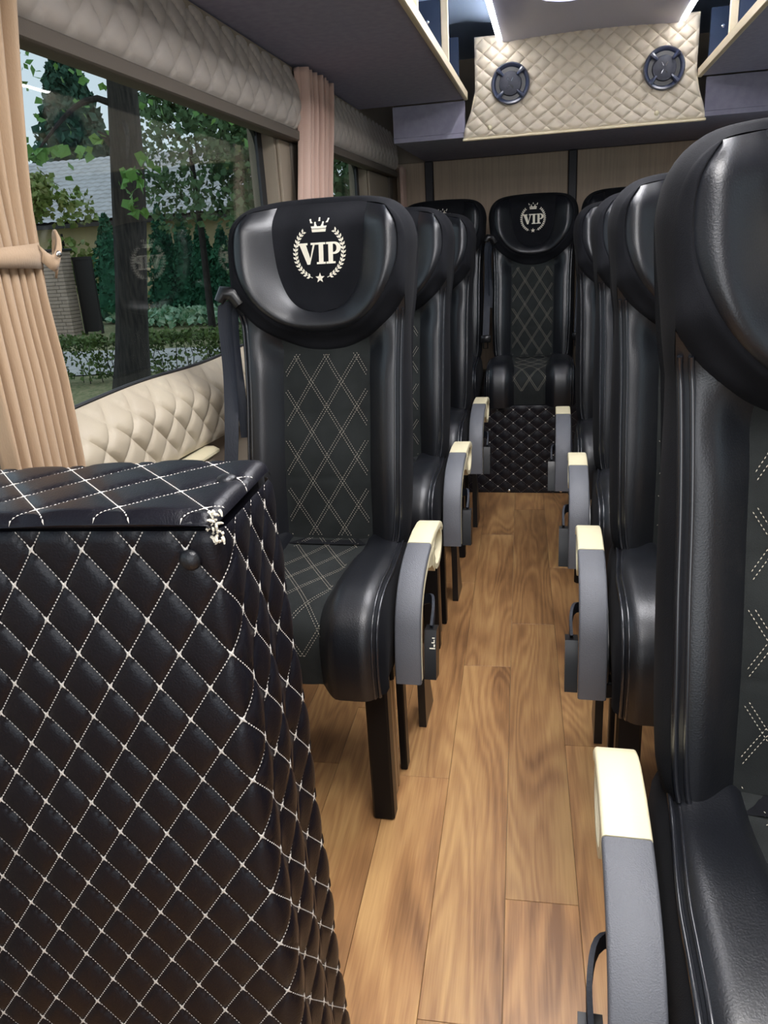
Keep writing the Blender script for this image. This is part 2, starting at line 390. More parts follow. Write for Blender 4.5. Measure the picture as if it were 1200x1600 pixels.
def window(name, x, y0, y1, z0, z1, sgn):
    t = bpy.data.objects.new(name, None); COL.objects.link(t); t.location = (x, (y0+y1)/2, z0); struct(t)
    hy = (y1-y0)/2; hz = z1-z0
    f = M(); r = .07; w = .045
    def loop(k):
        pts = []
        for (cx, cz, a0) in ((hy-r-k, hz-r-k, 0), (-hy+r+k, hz-r-k, 90), (-hy+r+k, r+k, 180), (hy-r-k, r+k, 270)):
            for q in range(6):
                a = rad(a0+q*18); pts.append((cx+r*cos(a), cz+r*sin(a)))
        return pts
    o_, i_ = loop(0), loop(w*.6)
    sq = []
    for y, z in o_:
        sq.append((hy if y > 0 else -hy, hz if z > hz/2 else 0)) 
    rows = [[(0, sq[k][0], sq[k][1]), (0, i_[k][0], i_[k][1]), (-sgn*.012, i_[k][0], i_[k][1])] for k in range(len(o_))]
    f.grid(rows, closed_u=True)
    f.box(-sgn*.0-.004, .004, -hy, -hy+w, 0, hz); f.box(-.004, .004, hy-w, hy, 0, hz)
    f.build('window_frame', WFRAME, t)
    M().box(-sgn*.010-.002, -sgn*.010+.002, -hy+.01, hy-.01, .01, hz-.01).build('pane', GLASS, t, smooth=False)
    return t
window('window_1', XL-.045, .80, 2.70, .93, 1.655, 1)
window('window_2', XL-.045, 3.06, 4.08, .93, 1.655, 1)
window('window_3', XR+.045, .3, 1.9, .95, 1.60, -1)
window('window_4', XR+.045, 2.3, 4.0, .95, 1.60, -1)
window('window_5', XL-.045, -.55, .55, .93, 1.60, 1)

# quilted pelmets above the windows -----------------------------------
def pelmet(y0, y1, label, du, mt):
    t = thing('window_pelmet', label, 'pelmet', (XL, y0, 1.60), group='quilted pelmets over the left windows')
    L = y1-y0; Ht = .206
    def S(u, v, h):   # v from bottom up; bulges over the bottom edge
        vv = v/Ht
        x = .045+.018*sin(pi*min(1, vv*1.1))-.02*vv+h
        z = .035+v
        if vv < .12: k = 1-vv/.12; x -= .018*k*k; z -= 0.004*k
        return (x, u, z)
    quilt(M(), S, L, Ht, du, .105, .0080, 10, (0, .02), .012).build('quilted_face', mt, t, angle=70)
    M().box(0, .052, 0, L, 0, .034, .004).build('lower_rail', REVEAL, t)
    M().box(0, .03, 0, L, .035, .238).build('backing', WALLM, t)
    return t
pelmet(.2, 2.885, 'greige diamond-quilted pelmet over the large left window', .103, QGREY)
pelmet(3.20, 4.66, 'greige diamond-quilted pelmet over the small rear left window', .085, QGREY)
# pillar lining between windows
struct(M().box(XL, XL+.012, 2.72, 3.06, .5, 1.60, .003).build('trim_1', WALLM), 'greige lining of the pillar between the two left windows')
struct(M().box(XL, XL+.012, 4.09, 4.56, .5, 1.60, .003).build('trim_2', WALLM), 'greige lining of the rear left pillar')
struct(M().box(XL, XL+.02, 2.83, 2.90, .5, 1.60, .003).build('trim_3', REVEAL), 'dark strip on the pillar beside the second curtain')
struct(M().box(XL, XL+.02, 4.57, 4.66, .5, 1.60, .003).build('trim_4', REVEAL), 'dark strip on the pillar in the rear left corner')

# quilted sill panel below window 1
t = thing('sill_panel', 'cream diamond-quilted padded panel under the large left window', 'wall panel', (XL, .70, .79))
def S(u, v, h):
    vv = v/.185
    a = vv*pi
    bul = .055*sin(min(1., (1-vv)*2.2)*pi/2)*(1 if vv < 1 else 0)
    lift = -max(0, (u-1.05)/.45)**2*.0
    return (.012+bul+h*(.6+.4*sin(a)), u, v-.0+.004*sin(u*9))
quilt(M(), S, 1.52, .185, .098, .088, .011, 10, (.02, .03), .012).build('quilted_face', QSILL, t, angle=70)
M().box(-.001, .012, 0, 1.52, 0, .18).build('backing', WALLM, t)
M().tube([(.008, u*1.52/20,   .188+.004*sin(u*1.52/20*9)) for u in range(21)], .004, 6).build('edge_seal', WFRAME, t)
t = thing('wall_ledge', 'cream rounded ledge along the left wall below the quilted sill panel', 'ledge', (XL, .90, .764))
M().box(0, .10, 0, .87, 0, .022, .008).build('ledge_board', CREAM, t)
M().box(0, .09, .02, .85, -.2, -.001, .004).build('apron', WALLM, t)

# luggage racks -------------------------------------------------------
def rack(side, label):
    s = -1 if side == 'left' else 1
    xe = -.40 if s < 0 else .60; xw = XL if s < 0 else XR
    ze = 1.845
    t = thing('luggage_rack', label, 'luggage rack', ((xe+xw)/2, 1.0, ze), group='overhead luggage racks')
    ox, oy = (xe+xw)/2, 1.0
    def bx(x0, x1, y0, y1, z0, z1, c=0):
        m_ = M(); m_.box(min(x0, x1)-ox, max(x0, x1)-ox, y0-oy, y1-oy, z0-ze, z1-ze, c); return m_
    bx(xe, xw+s*-.004, YF+.3, 3.895, ze, ze+.02).build('shelf', CARPET, t)
    bx(xe-s*.012, xe+s*.006, YF+.3, 3.895, ze-.006, ze+.030, .003).build('edge_trim', EDGE, t)
    bx(xw-s*.04, xw-s*.02, YF+.3, 3.895, ze+.021, ze+.25).build('back_board', NAVY, t)
    ys = (3.86, 3.27, 2.55, 1.75, .95) if s < 0 else (3.86, 3.30, 2.55, 1.75, .95)
    for k, y in enumerate(ys):
        b = bx(xe+s*.022, xw-s*.042, y, y+.016, ze+.031, 2.085).build('divider', NAVY, t)
        if k: bx(xe-s*.006, xe+s*.020, y-.002, y+.020, ze+.0305, 2.095, .002).build('post', EDGE, t)
        for zz in (.07, .17):
            mm = M(); mm.dome((xe+s*.07-ox, y-.0005-oy, zz), .008, .005, (0, -1, 0), 10, 3); mm.build('screw', CHROME, b)
    return t
rack('left', 'overhead rack along the left wall with cream edge and dark underside')
rack('right', 'overhead rack along the right wall with cream edge and dark underside')

# rear overhead housing with quilted speaker panel ----------------------
t = thing('rear_housing', 'dark overhead housing across the rear of the cabin', 'overhead housing', (.1, 4.3, 1.69))
M().box(-.74-.1, XR-.1-.004, -.385, .59, 0, .02).build('underside_board', CARPET, t)
M().box(-.74-.1, -.405-.1, -.385, -.365, .021, .152).build('left_front_board', CARPET, t)
M().box(.63-.1, XR-.1-.004, -.385, -.365, .021, .152).build('right_front_board', CARPET, t)
t = thing('speaker_board', 'cream diamond-quilted panel with two speakers above the rear seats', 'panel', (.11, 3.905, 1.675))
def S(u, v, h):
    k = v/.40; wl = lerp(-.520, -.465, sm(k, 0, .45)); wr = lerp(.520, .475, sm(k, 0, .45))
    return (lerp(wl, wr, u/1.0), -.004-h, v+.010)
quilt(M(), S, 1.0, .40, .079, .062, .009, 10, (0, .01), .008).build('quilted_face', QBEIGE, t, angle=70)
M().prism([(-.515, .004), (.515, .004), (.47, .22), (.47, .41), (-.46, .41), (-.46, .22)], 'y', -.002, .012).build('backing_board', EDGE, t)
M().box(-.525, .525, -.014, .002, -.004, .008, .003).build('bottom_lip', EDGE, t)
for x, z in ((-.40, .045), (.32, .042)):
    M().dome((x, -.011, z), .011, .006, (0, -1, 0), 14, 4).build('button', CREAM, t)
GRILLE = mat('speaker_grille', (.045, .048, .065), .55, .5, bump=.8, bscale=900)
SPRIM = mat('speaker_rim', (.035, .045, .085), .28, .8)
def speaker(x, z, lab):
    t = thing('speaker', lab, 'speaker', (x, 3.888, z), group='round speakers in the quilted rear panel')
    r = .085
    rows = []
    for k in range(41):
        a = 2*pi*k/40; rows.append([(cos(a)*q, y, sin(a)*q) for q, y in ((r, .0), (r, -.008), (r-.005, -.014), (r-.012, -.012), (r-.018, -.004), (r-.020, .002))])
    M().grid(rows).build('rim', SPRIM, t)
    rows = [[(cos(2*pi*k/40)*q, y, sin(2*pi*k/40)*q) for q, y in ((.050, -.006), (.048, -.014), (.032, -.02), (0.0001, -.022))] for k in range(41)]
    M().grid(rows).build('grille', GRILLE, t)
    M().grid([[(cos(2*pi*k/40)*q, -.002, sin(2*pi*k/40)*q) for q in (.066, .0001)] for k in range(41)]).build('cone', BPLAST, t)
    for a in (45, 135, 225, 315):
        mm = M(); ca, sa = cos(rad(a)), sin(rad(a))
        pts = [(ca*q, y, sa*q) for q, y in ((.043, -.018), (.058, -.021), (.078, -.015))]
        mm.tube(pts, [.005, .0075, .011], 8); mm.build('bracket', SPRIM, t)
    mm = M()
    for a in (60, 120, 240, 300):
        ca, sa = cos(rad(a)), sin(rad(a))
        mm.tube([(ca*.008, -.0222, sa*.008), (ca*.024, -.0215, sa*.024)], .0012, 5)
    mm.build('logo_mark', CHROME, t)
speaker(-.197, 1.887, 'left round speaker in the cream quilted rear panel')
speaker(.450, 1.886, 'right round speaker in the cream quilted rear panel')

# rear wall panels and posts
for x0, x1, lab in ((XL+.004, -.745, 'narrow beige laminate panel in the rear left corner'), (-.695, .075, 'wide beige laminate panel behind the middle rear seat'), (.125, XR-.004, 'beige laminate panel behind the right rear seat')):
    tag(M().box(x0, x1, YR-.03, YR-.004, .47, 1.688, .003).build('wall_panel', REARP), lab, 'wall panel', 'rear wall panels')
for x0, x1, lab in ((-.743, -.697, 'dark post at the left of the rear wall'), (.077, .123, 'dark post near the middle of the rear wall')):
    tag(M().box(x0, x1, YR-.05, YR-.004, .47, 1.688, .004).build('wall_post', POST), lab, 'post', 'rear wall posts')

# rear platform with quilted black riser
t = thing('rear_platform', 'black diamond-quilted raised platform under the rear row of seats', 'platform', (.1, 3.82, 0))
def S(u, v, h): return (XL-.1+.006+u, .0-.002-h, v+.002)
RW = XR-XL-.012
quilt(M(), S, RW, .452, .079, .0665, .0045, 6, (.02, 0)).build('quilted_riser', QBLACK, t, angle=75)
mm = M()
for a, b in quilt_lines(RW, .452, .079, .0665, (.02, 0)): dashes(mm, lambda u, v, h: S(u, v, h+.001), a, b, .006, .003, .0004, .0006)
for i in range(-2, 60):
    for j in range(0, 16):
        if (i+j) % 2 == 0:
            u = i*.079/2-.02; v = j*.0665/2
            if .01 < u < RW-.01 and .005 < v < .45: crossmark(mm, S, (u, v), .079, .0665, .0055, .0018, .003)
stuff(mm.build('stitching', WTHREAD, t, smooth=False))
M().box(XL-.1+.006, XR-.1-.006, 0, 1.07, 0, .455).build('platform_body', QBLACK, t)
for x in (-.205, .055):
    M().dome((x-.1, -.008, .014), .008, .005, (0, -1, 0), 12, 4).build('rivet', CHROME, t)

# ================================================================== SEATS
# local frame: x lateral, -y forward (towards the camera), z up. Seat back foot at y=0, z=.54
Z0 = .545; LEAN = .19
OUT = crom([(0, .800), (.06, .799), (.12, .795), (.172, .782), (.203, .755), (.216, .715), (.216, .675), (.213, .625), (.209, .57), (.202, .52)], 40)
BODY = crom([(.202, .52), (.199, .45), (.197, .36), (.197, .25), (.195, .12), (.190, .03), (.182, 0)], 34)
def top(x): return .800-.018*sm(abs(x), .08, .172)
def D(x, v):
    ax = abs(x); kk = .075*sm(ax, .10, .19); hb = sm(v, .45+kk, .535+kk)
    body = .042*sm(ax, .10, .162)-.012*sm(ax, .175, .205)
    lum = .012*math.exp(-((v-.18)/.12)**2)
    rr = math.hypot(ax/.17, max(0, .68-v)/.165)            # radius in U coordinates
    roll = .034*math.exp(-((rr-1.0)/(.26 if rr < 1 else .13))**2)*(1-.35*sm(v, .60, .70))
    head = .026+roll*.8+.054*sm(ax, .06, .212)-.016*sm(ax, .195, .222)
    head -= .055*sm(v, .735, .815)**1.5
    neck = -.012*math.exp(-((v-.47)/.04)**2)*(1-sm(ax, .12, .2))
    return lerp(body+lum, head, hb)+neck
def SP(x, v, off=0.): return (x, LEAN*v-D(x, v)-off, Z0+v)
def pf(s): return 1-(abs(2*s-1))**5
CREASE = .0035
def loft(A, B, ns, puff, uc=None):
    rows = []
    n = len(A)
    for i in range(n):
        row = []
        for j in range(ns+1):
            s = j/ns; x = lerp(A[i][0], B[i][0], s); v = lerp(A[i][1], B[i][1], s)
            row.append(SP(x, v, -CREASE+(puff+CREASE)*pf(s)))
        rows.append(row)
    return rows
NT = 41
def full(half):      # half given top -> bottom centre, right side; returns left top .. bottom .. right top
    return [(-x, v) for x, v in half]+[(x, v) for x, v in half[::-1]][1:]
Bh = crom([(.112, top(.112)), (.113, .76), (.110, .70), (.100, .64), (.078, .590), (.045, .562), (0, .553)], NT)
Ch = crom([(.168, .783), (.192, .748), (.198, .70), (.191, .652), (.165, .598), (.126, .553), (.085, .525), (.04, .511), (0, .507)], NT)
outh = [p for p in OUT if (p[0] >= .169 or p[1] < .75) and p[1] > .59]
lowh = crom([(.210, .585), (.184, .548), (.145, .514), (.11, .490), (.055, .467), (0, .461)], 22)
Eh = crom(outh, 20)[:-1]+lowh[:1]+lowh[1:]
Eh = crom(Eh, NT)
Bf, Cf, Ef = full(Bh), full(Ch), full(Eh)
Ff = [(x*.0, v) for x, v in Bf]
def lowcurve(x):
    ax = abs(x); pts = lowh[::-1]
    for a, b in zip(pts, pts[1:]):
        if a[0] <= ax <= b[0]: return lerp(a[1], b[1], (ax-a[0])/(b[0]-a[0]))
    return .585
def bodyw(v):
    if v > .52: return lerp(.202, .210, min(1, (v-.52)/.065))
    for a, b in zip(BODY, BODY[1:]):
        if b[1] <= v <= a[1]: return lerp(a[0], b[0], (a[1]-v)/max(1e-9, a[1]-b[1]))
    return .182
CACHE = {}
def part(key, fn, mat_, parent, name, kind=None, angle=60, smooth=True):
    if key in CACHE:
        o = bpy.data.objects.new(name, CACHE[key]); COL.objects.link(o); o.parent = parent
    else:
        o = fn().build(name, mat_, parent, angle=angle, smooth=smooth); CACHE[key] = o.data
    if kind: o['kind'] = kind
    return o

def badge():
    m_ = M(); rows = []
    for i in range(31):
        t = i/30; v_ = lerp(.5535, .80, t)
        # half width at this v on Bh
        w = 0
        for a, b in zip(Bh, Bh[1:]):
            if b[1] <= v_ <= a[1]: w = lerp(b[0], a[0], (v_-b[1])/max(1e-9, a[1]-b[1])); break
        else: w = .112 if v_ > .7 else .002
        row = []
        for j in range(25):
            s = j/24; x = lerp(-w, w, s); v = v_
            if i == 30: v = top(x)
            if t > .8: v = lerp(v_, top(x), (t-.8)/.2)
            row.append(SP(x, v, -CREASE+(.002+CREASE)*pf(s)*sm(t, 0, .08)))
        rows.append(row)
    m_.grid(rows); return m_
def stripf():
    m_ = M(); rows = []
    for i in range(25):
        x = lerp(-.1105, .1105, i/24); row = []
        for j in range(61):
            t = j/60; v = t*lowcurve(x)
            q = .0022*(math.exp(-((v-.155)/.006)**2)+math.exp(-((v-.31)/.006)**2))
            row.append(SP(x, v, -CREASE+(.001+CREASE)*pf(i/24)*pf(t)-q))
        rows.append(row)
    m_.grid(rows); return m_
def bolster(s):
    def f():
        m_ = M(); rows = []
        for i in range(15):
            a = i/14; row = []
            for j in range(51):
                t = j/50; vt = lowcurve(lerp(.1105, .2095, a)); v = t*vt
                x = lerp(.1105, bodyw(v), a)
                row.append(SP(s*x, v, -CREASE+(.004+CREASE)*pf(a)*pf(t)))
            rows.append(row)
        m_.grid(rows); return m_
    return f
def piping(s):
    def f():
        m_ = M()
        for dx, r in ((.016, .0038), (.004, .0036)):
            pts = []
            for j in range(41):
                v = lerp(.012, .555, j/40); x = bodyw(v)-dx; pts.append(SP(s*x, v, .0005))
            m_.tube(pts, r, 7)
        return m_
    return f
def shell():
    m_ = M(); loop = OUT+BODY[1:]
    ring_ = [(-x, v) for x, v in loop[::-1]]+loop[1:]
    rows = []
    for i, (x, v) in enumerate(ring_):
        a = ring_[max(0, i-1)]; b = ring_[min(len(ring_)-1, i+1)]
        tx, tv = b[0]-a[0], b[1]-a[1]; L = math.hypot(tx, tv) or 1; nx, nv = -tv/L, tx/L
        if nx*x+nv*(v-.3) < 0: nx, nv = -nx, -nv
        y0 = LEAN*v-D(x, v)+CREASE; yb = LEAN*v+.075-.02*sm(v, .6, .8)
        row = []
        for k in range(9):
            t = k/8; o_ = (.014-.009*math.exp(-((v-.55)/.12)**2))*sin(pi*min(1, t*1.15+.0))**.6 if 0 < t < 1 else (0 if t == 0 else .006)
            row.append((x+nx*o_, lerp(y0, yb, t**.9), Z0+v+nv*o_))
        rows.append(row)
    m_.grid(rows)
    n = len(rows); m_.add([r[-1] for r in rows], [tuple(range(n))]); m_.add([r[0] for r in (rows[0], rows[-1])]+[rows[-1][-1], rows[0][-1]], [(0, 1, 2, 3)])
    return m_
def strip_stitch():
    m_ = M(); S_ = lambda x, v, h: SP(x, v, h+.0014)
    lw, lh = .212, .455; ou = .106+.077*.5
    for a, b in quilt_lines(lw, lh, .077, .119, (-lw/2+.077*10, .03)):
        for d in (-.0042, .0042):
            p = (a[0]-lw/2+d, a[1]); q = (b[0]-lw/2+d, b[1])
            L = math.dist(p, q)
            if L < .01: continue
            # clip to the strip and below the collar seam
            n = int(L/.0058)
            for i in range(n):
                s0 = i*.0058/L; s1 = (i*.0058+.0042)/L
                A_ = (lerp(p[0], q[0], s0), lerp(p[1], q[1], s0)); B_ = (lerp(p[0], q[0], s1), lerp(p[1], q[1], s1))
                if abs(A_[0]) > .107 or abs(B_[0]) > .107: continue
                if max(A_[1], B_[1]) > lowcurve(A_[0])-.004 or min(A_[1], B_[1]) < .006: continue
                dashes(m_, S_, A_, B_, math.dist(A_, B_)*.97, 0, .00065, .0009)
    return m_
# embroidery, unit = laurel radius
def emb_map(x, y, h=0): return SP(x*.0655, .690+y*.0655, .0012+h)
def emb_poly(m_, pts):
    n = len(pts); th = .0012
    m_.add([emb_map(x, y, 0) for x, y in pts]+[emb_map(x, y, th) for x, y in pts],
           [tuple(range(n, 2*n))]+[(i, (i+1) % n, n+(i+1) % n, n+i) for i in range(n)])
def rect(m_, x0, x1, y0, y1): emb_poly(m_, [(x0, y0), (x1, y0), (x1, y1), (x0, y1)])
def lettering():
    m_ = M(); b, t_ = -.42, .32; s_ = .07
    # V
    emb_poly(m_, [(-.74, t_-s_), (-.50, t_-s_), (-.345, b+.20), (-.40, b), (-.46, b)])
    emb_poly(m_, [(-.345, b+.20), (-.24, t_-s_), (-.17, t_-s_), (-.36, b), (-.40, b)])
    rect(m_, -.82, -.44, t_-s_, t_); rect(m_, -.32, -.10, t_-s_, t_)
    # I
    rect(m_, -.02, .15, b+s_, t_-s_); rect(m_, -.10, .23, t_-s_, t_); rect(m_, -.10, .23, b, b+s_)
    # P
    rect(m_, .34, .51, b+s_, t_-s_); rect(m_, .26, .60, b, b+s_); rect(m_, .26, .56, t_-s_, t_)
    o_ = []; i_ = []
    for k in range(13):
        a = pi/2-pi*k/12; o_.append((.56+.25*cos(a), .11+.21*sin(a))); i_.append((.55+.10*cos(a), .11+.14*sin(a)))
    for k in range(12): emb_poly(m_, [o_[k], o_[k+1], i_[k+1], i_[k]])
    rect(m_, .51, .56, -.10, -.03); rect(m_, .51, .56, .25, .32)
    return m_
def crown():
    m_ = M(); y0 = .68
    emb_poly(m_, [(-.25, y0), (.25, y0), (.27, y0+.10), (-.27, y0+.10)])
    emb_poly(m_, [(-.27, y0+.12), (.27, y0+.12), (.275, y0+.17), (-.275, y0+.17)])
    for x, w, h, lean in ((-.21, .075, .42, -.13), (-.11, .065, .31, -.04), (0, .085, .46, 0), (.11, .065, .31, .04), (.21, .075, .42, .13)):
        emb_poly(m_, [(x-w, y0+.16), (x+w, y0+.16), (x+lean+.02, y0+h), (x+lean-.02, y0+h)])
        c = (x+lean, y0+h+.01); emb_poly(m_, [(c[0]+.034*cos(k*pi/3), c[1]+.034*sin(k*pi/3)) for k in range(6)])
    return m_
def star():
    m_ = M(); pts = []
    for k in range(10):
        r = .18 if k % 2 == 0 else .075; a = pi/2+k*pi/5; pts.append((r*cos(a), -.90+r*sin(a)))
    for k in range(10): emb_poly(m_, [(0, -.90), pts[k], pts[(k+1) % 10]])
    return m_
def laurel():
    m_ = M()
    for s in (1, -1):
        for k in range(14):
            a = rad(-66+k*8.6); cx, cy = .90*cos(a), .93*sin(a)
            tx, ty = -sin(a), cos(a)
            for side in (1, -1):
                b = rad(38*side*-1); dx, dy = tx*cos(b)-ty*sin(b), tx*sin(b)+ty*cos(b)
                L = .155; w = .038; nx, ny = -dy, dx
                p = [(cx, cy), (cx+dx*L*.5+nx*w, cy+dy*L*.5+ny*w), (cx+dx*L, cy+dy*L), (cx+dx*L*.5-nx*w, cy+dy*L*.5-ny*w)]
                emb_poly(m_, [(s*x, y) for x, y in p])
        st = [(.90*cos(rad(q)), .93*sin(rad(q))) for q in range(-72, 56, 8)]
        for p, q in zip(st, st[1:]):
            emb_poly(m_, [(s*p[0]*.99, p[1]*.99), (s*p[0]*1.01, p[1]*1.01), (s*q[0]*1.01, q[1]*1.01), (s*q[0]*.99, q[1]*.99)])
    return m_

# cushion ---------------------------------------------------------------
CP = crom([(-.05, .540), (0, .543), (.08, .535), (.18, .532), (.28, .532), (.340, .524), (.376, .500), (.390, .462), (.392, .41), (.386, .362)], 44)  # (forward, z)
def cush_pt(x, i, off=0.):
    s, z = CP[i]; a = CP[max(0, i-1)]; b = CP[min(len(CP)-1, i+1)]
    ts, tz = b[0]-a[0], b[1]-a[1]; L = math.hypot(ts, tz) or 1; ns, nz = -tz/L, ts/L
    t = i/(len(CP)-1); ax = abs(x)
    raise_ = (.012+.026*sm(t, .12, .45))*sm(ax, .068, .120)-.016*sm(ax, .175, .222)
    h = raise_+off
    return (x, -(s+ns*h), z+nz*h)
def cw(i): return .192+.016*sm(i/(len(CP)-1), .1, .5)
def ci(i): return .100-.024*sm(i/(len(CP)-1), .15, .7)
def cush_insert():
    m_ = M(); rows = []
    for k in range(21):
        u = k/20; rows.append([cush_pt(lerp(-ci(i), ci(i), u), i, -CREASE+(.002+CREASE)*pf(u)) for i in range(len(CP))])
    m_.grid(rows); return m_
def cush_bolster(s):
    def f():
        m_ = M(); rows = []
        for k in range(15):
            u = k/14; rows.append([cush_pt(s*lerp(ci(i), cw(i), u), i, -CREASE+(.007+CREASE)*pf(u)) for i in range(len(CP))])
        m_.grid(rows); return m_
    return f
def cush_piping(s):
    def f():
        m_ = M()
        for dx, r in ((.012, .0036), (.002, .0036)):
            m_.tube([cush_pt(s*(cw(i)-dx), i, .001) for i in range(3, len(CP))], r, 7)
        return m_
    return f
def cush_side():
    m_ = M()
    for s in (1, -1):
        rows = []
        for i in range(len(CP)):
            p = Vector(cush_pt(s*cw(i), i, -CREASE)); zb = .365; f = -p.y
            q = Vector((s*(cw(i)+.010), -min(f, .385)+.0, zb+.02)); e = Vector((s*(cw(i)-.002), -min(f, .380), zb-.003))
            mid = p.lerp(q, .5)+Vector((s*.010, 0, 0))
            rows.append([tuple(p), tuple(p.lerp(mid, .35)+Vector((s*.005, 0, 0))), tuple(mid), tuple(q), tuple(e)])
        m_.grid(rows)
    # underside
    m_.add([(-.19, .05, .365), (.19, .05, .365), (.205, -.383, .3615), (-.205, -.383, .3615)], [(0, 1, 2, 3)])
    return m_
def cush_stitch():
    m_ = M(); n = len(CP); Ls = [0]
    for a, b in zip(CP, CP[1:]): Ls.append(Ls[-1]+math.dist(a, b))
    def S_(x, w, h):
        j = 0
        while j < n-2 and Ls[j+1] < w: j += 1
        t = (w-Ls[j])/(Ls[j+1]-Ls[j]); t = max(0, min(1, t)); a = Vector(cush_pt(x, j, h+.0032)); b = Vector(cush_pt(x, j+1, h+.0032)); return tuple(a.lerp(b, t))
    lw, lh = .18, Ls[-1]-.10
    for a, b in quilt_lines(lw, lh, .077, .119, (-lw/2+.77, .06)):
        for d in (-.004, .004):
            p = (a[0]-lw/2+d, a[1]+.03); q = (b[0]-lw/2+d, b[1]+.03); L = math.dist(p, q); nn = int(L/.0058)
            for i in range(nn):
                A_ = (lerp(p[0], q[0], i/nn), lerp(p[1], q[1], i/nn)); B_ = (lerp(p[0], q[0], (i+.72)/nn), lerp(p[1], q[1], (i+.72)/nn))
                if abs(A_[0]) > .08: continue
                dashes(m_, S_, A_, B_, math.dist(A_, B_)*.97, 0, .0006, .0008)
    return m_

# armrest (aisle side s = +1 means +x) ------------------------------------
PADP = crom([(.168, .602), (.22, .592), (.27, .574), (.31, .546), (.338, .510), (.352, .468), (.362, .42), (.366, .365)], 26)
def sweep(path, prof):
    """prof: (across, up) points; path (forward, z)"""
    rows = []
    for i, (s, z) in enumerate(path):
        a = path[max(0, i-1)]; b = path[min(len(path)-1, i+1)]; ts, tz = b[0]-a[0], b[1]-a[1]; L = math.hypot(ts, tz); ns, nz = -tz/L, ts/L
        rows.append([(px, -(s+ns*py), z+nz*py) for px, py in prof])
    m_ = M(); k = len(prof); rows = [r+[r[0]] for r in rows]; m_.grid(rows)
    m_.add(rows[0][:-1], [tuple(range(k))]); m_.add(rows[-1][:-1], [tuple(range(k))]); return m_
def rr(x0, x1, y0, y1, c):
    return [(x0+c, y0), (x1-c, y0), (x1, y0+c), (x1, y1-c), (x1-c*.4, y1-c*.3), (x1-c, y1), (x0+c, y1), (x0+c*.4, y1-c*.3), (x0, y1-c), (x0, y0+c)]
AX = .2575
def arm_pad(s): return lambda: sweep(PADP, rr(s*AX-.0275, s*AX+.0275, -.012, .004, .004))
def arm_cap(s): return lambda: sweep([(-.02, .578), (-.008, .590), (.012, .598), (.04, .604), (.10, .607), (.1675, .6025)], rr(s*AX-.0275, s*AX+.0275, -.014, .0045, .004))
def arm_shell(s):
    def f():
        m_ = sweep([(.10, .592)]+[(a-.0, b) for a, b in PADP], rr(s*AX-.023, s*AX+.0265, -.032, -.0125, .004))
        m_.ring(-.062, .556, .070, .050, .056, .038, s*AX-.0255, s*AX+.0265, 36)
        m_.prism([(-.10, .54), (-.13, .575), (-.19, .590), (-.19, .555), (-.15, .545), (-.115, .515)], 'x', s*AX-.020, s*AX+.0255)
        return m_
    return f
def arm_inner(s):
    def f():
        m_ = M(); vs = []
        n = 30
        for x in (s*AX-.015, s*AX+.012):
            for k in range(n): vs.append((x, -.062+.057*cos(2*pi*k/n), .556+.039*sin(2*pi*k/n)))
        m_.add(vs, [tuple(range(n)), tuple(range(n, 2*n))]+[(k, (k+1) % n, n+(k+1) % n, n+k) for k in range(n)])
        return m_
    return f
def side_plate(s):
    def f():
        m_ = M(); pts = crom([(.03, .56), (-.06, .565), (-.16, .54), (-.26, .49), (-.315, .43), (-.31, .37), (-.24, .345), (-.10, .345), (.0, .40), (.035, .48)], 40)
        m_.prism(pts, 'x', s*.2235, s*.2325); return m_
    return f
def bolt(y, z):
    def f(): return M().dome((0, 0, 0), .007, .008, (1, 0, 0), 10, 4)
    return f
def buckle_stalk(s):
    def f():
        m_ = M(); pts = crom([(s*.238, -.16, .45), (s*.284, -.20, .485), (s*.298, -.25, .485), (s*.297, -.285, .45)], 14)
        rows = []
        for p in pts:
            rows.append([(p[0]-.003, p[1]-.0, p[2]-.012), (p[0]-.003, p[1], p[2]+.012), (p[0]+.003, p[1], p[2]+.012), (p[0]+.003, p[1], p[2]-.012), (p[0]-.003, p[1], p[2]-.012)])
        m_.grid(rows); return m_
    return f
def buckle_body(s): return lambda: M().prism([(-.262, .452), (-.295, .456), (-.312, .42), (-.325, .352), (-.285, .342), (-.268, .40)], 'x', s*.284, s*.310)
def buckle_mark(s):
    def f():
        m_ = M(); y = -.2985
        for k, (x0, x1, z0, z1) in enumerate(((.296, .308, .420, .4222), (.3045, .3075, .424, .429), (.300, .3065, .431, .433), (.3045, .3065, .433, .438), (.301, .3065, .440, .442))):
            yy = -.297-(.0); a, b = sorted((s*x0, s*x1))
            t0, t1 = (.456-z0)/.036, (.456-z1)/.036
            m_.add([(a, -.2955-.017*t0, z0), (b, -.2955-.017*t0, z0), (b, -.2955-.017*t1, z1), (a, -.2955-.017*t1, z1)], [(0, 1, 2, 3)])
        return m_
    return f
def belt(s, n=1):      # hanging on the window side (sign s)
    def f():
        m_ = M()
        for (pts, w) in (([(s*.212, .045, 1.135), (s*.228, .04, 1.125), (s*.234, .04, 1.08), (s*.234, 0.03, .95), (s*.234, 0, .82), (s*.238, -.05, .665)], .017), ([(s*.214, .055, 1.13), (s*.222, .06, 1.05), (s*.220, .05, .92), (s*.213, .04, .80)], .013)):
            q = crom(pts, 26); rows = []
            for i, p in enumerate(q):
                tw = .35*sin(i*.22)+.5; dx, dy = cos(tw)*w, sin(tw)*w*s
                rows.append([(p[0]-dx, p[1]+dy, p[2]), (p[0]+dy*.05, p[1]+dx*.05-.001, p[2]), (p[0]+dx, p[1]-dy, p[2]), (p[0]+dx, p[1]-dy+.002, p[2]), (p[0]-dx, p[1]+dy+.002, p[2]), (p[0]-dx, p[1]+dy, p[2])])
            m_.grid(rows)
        return m_
    return f
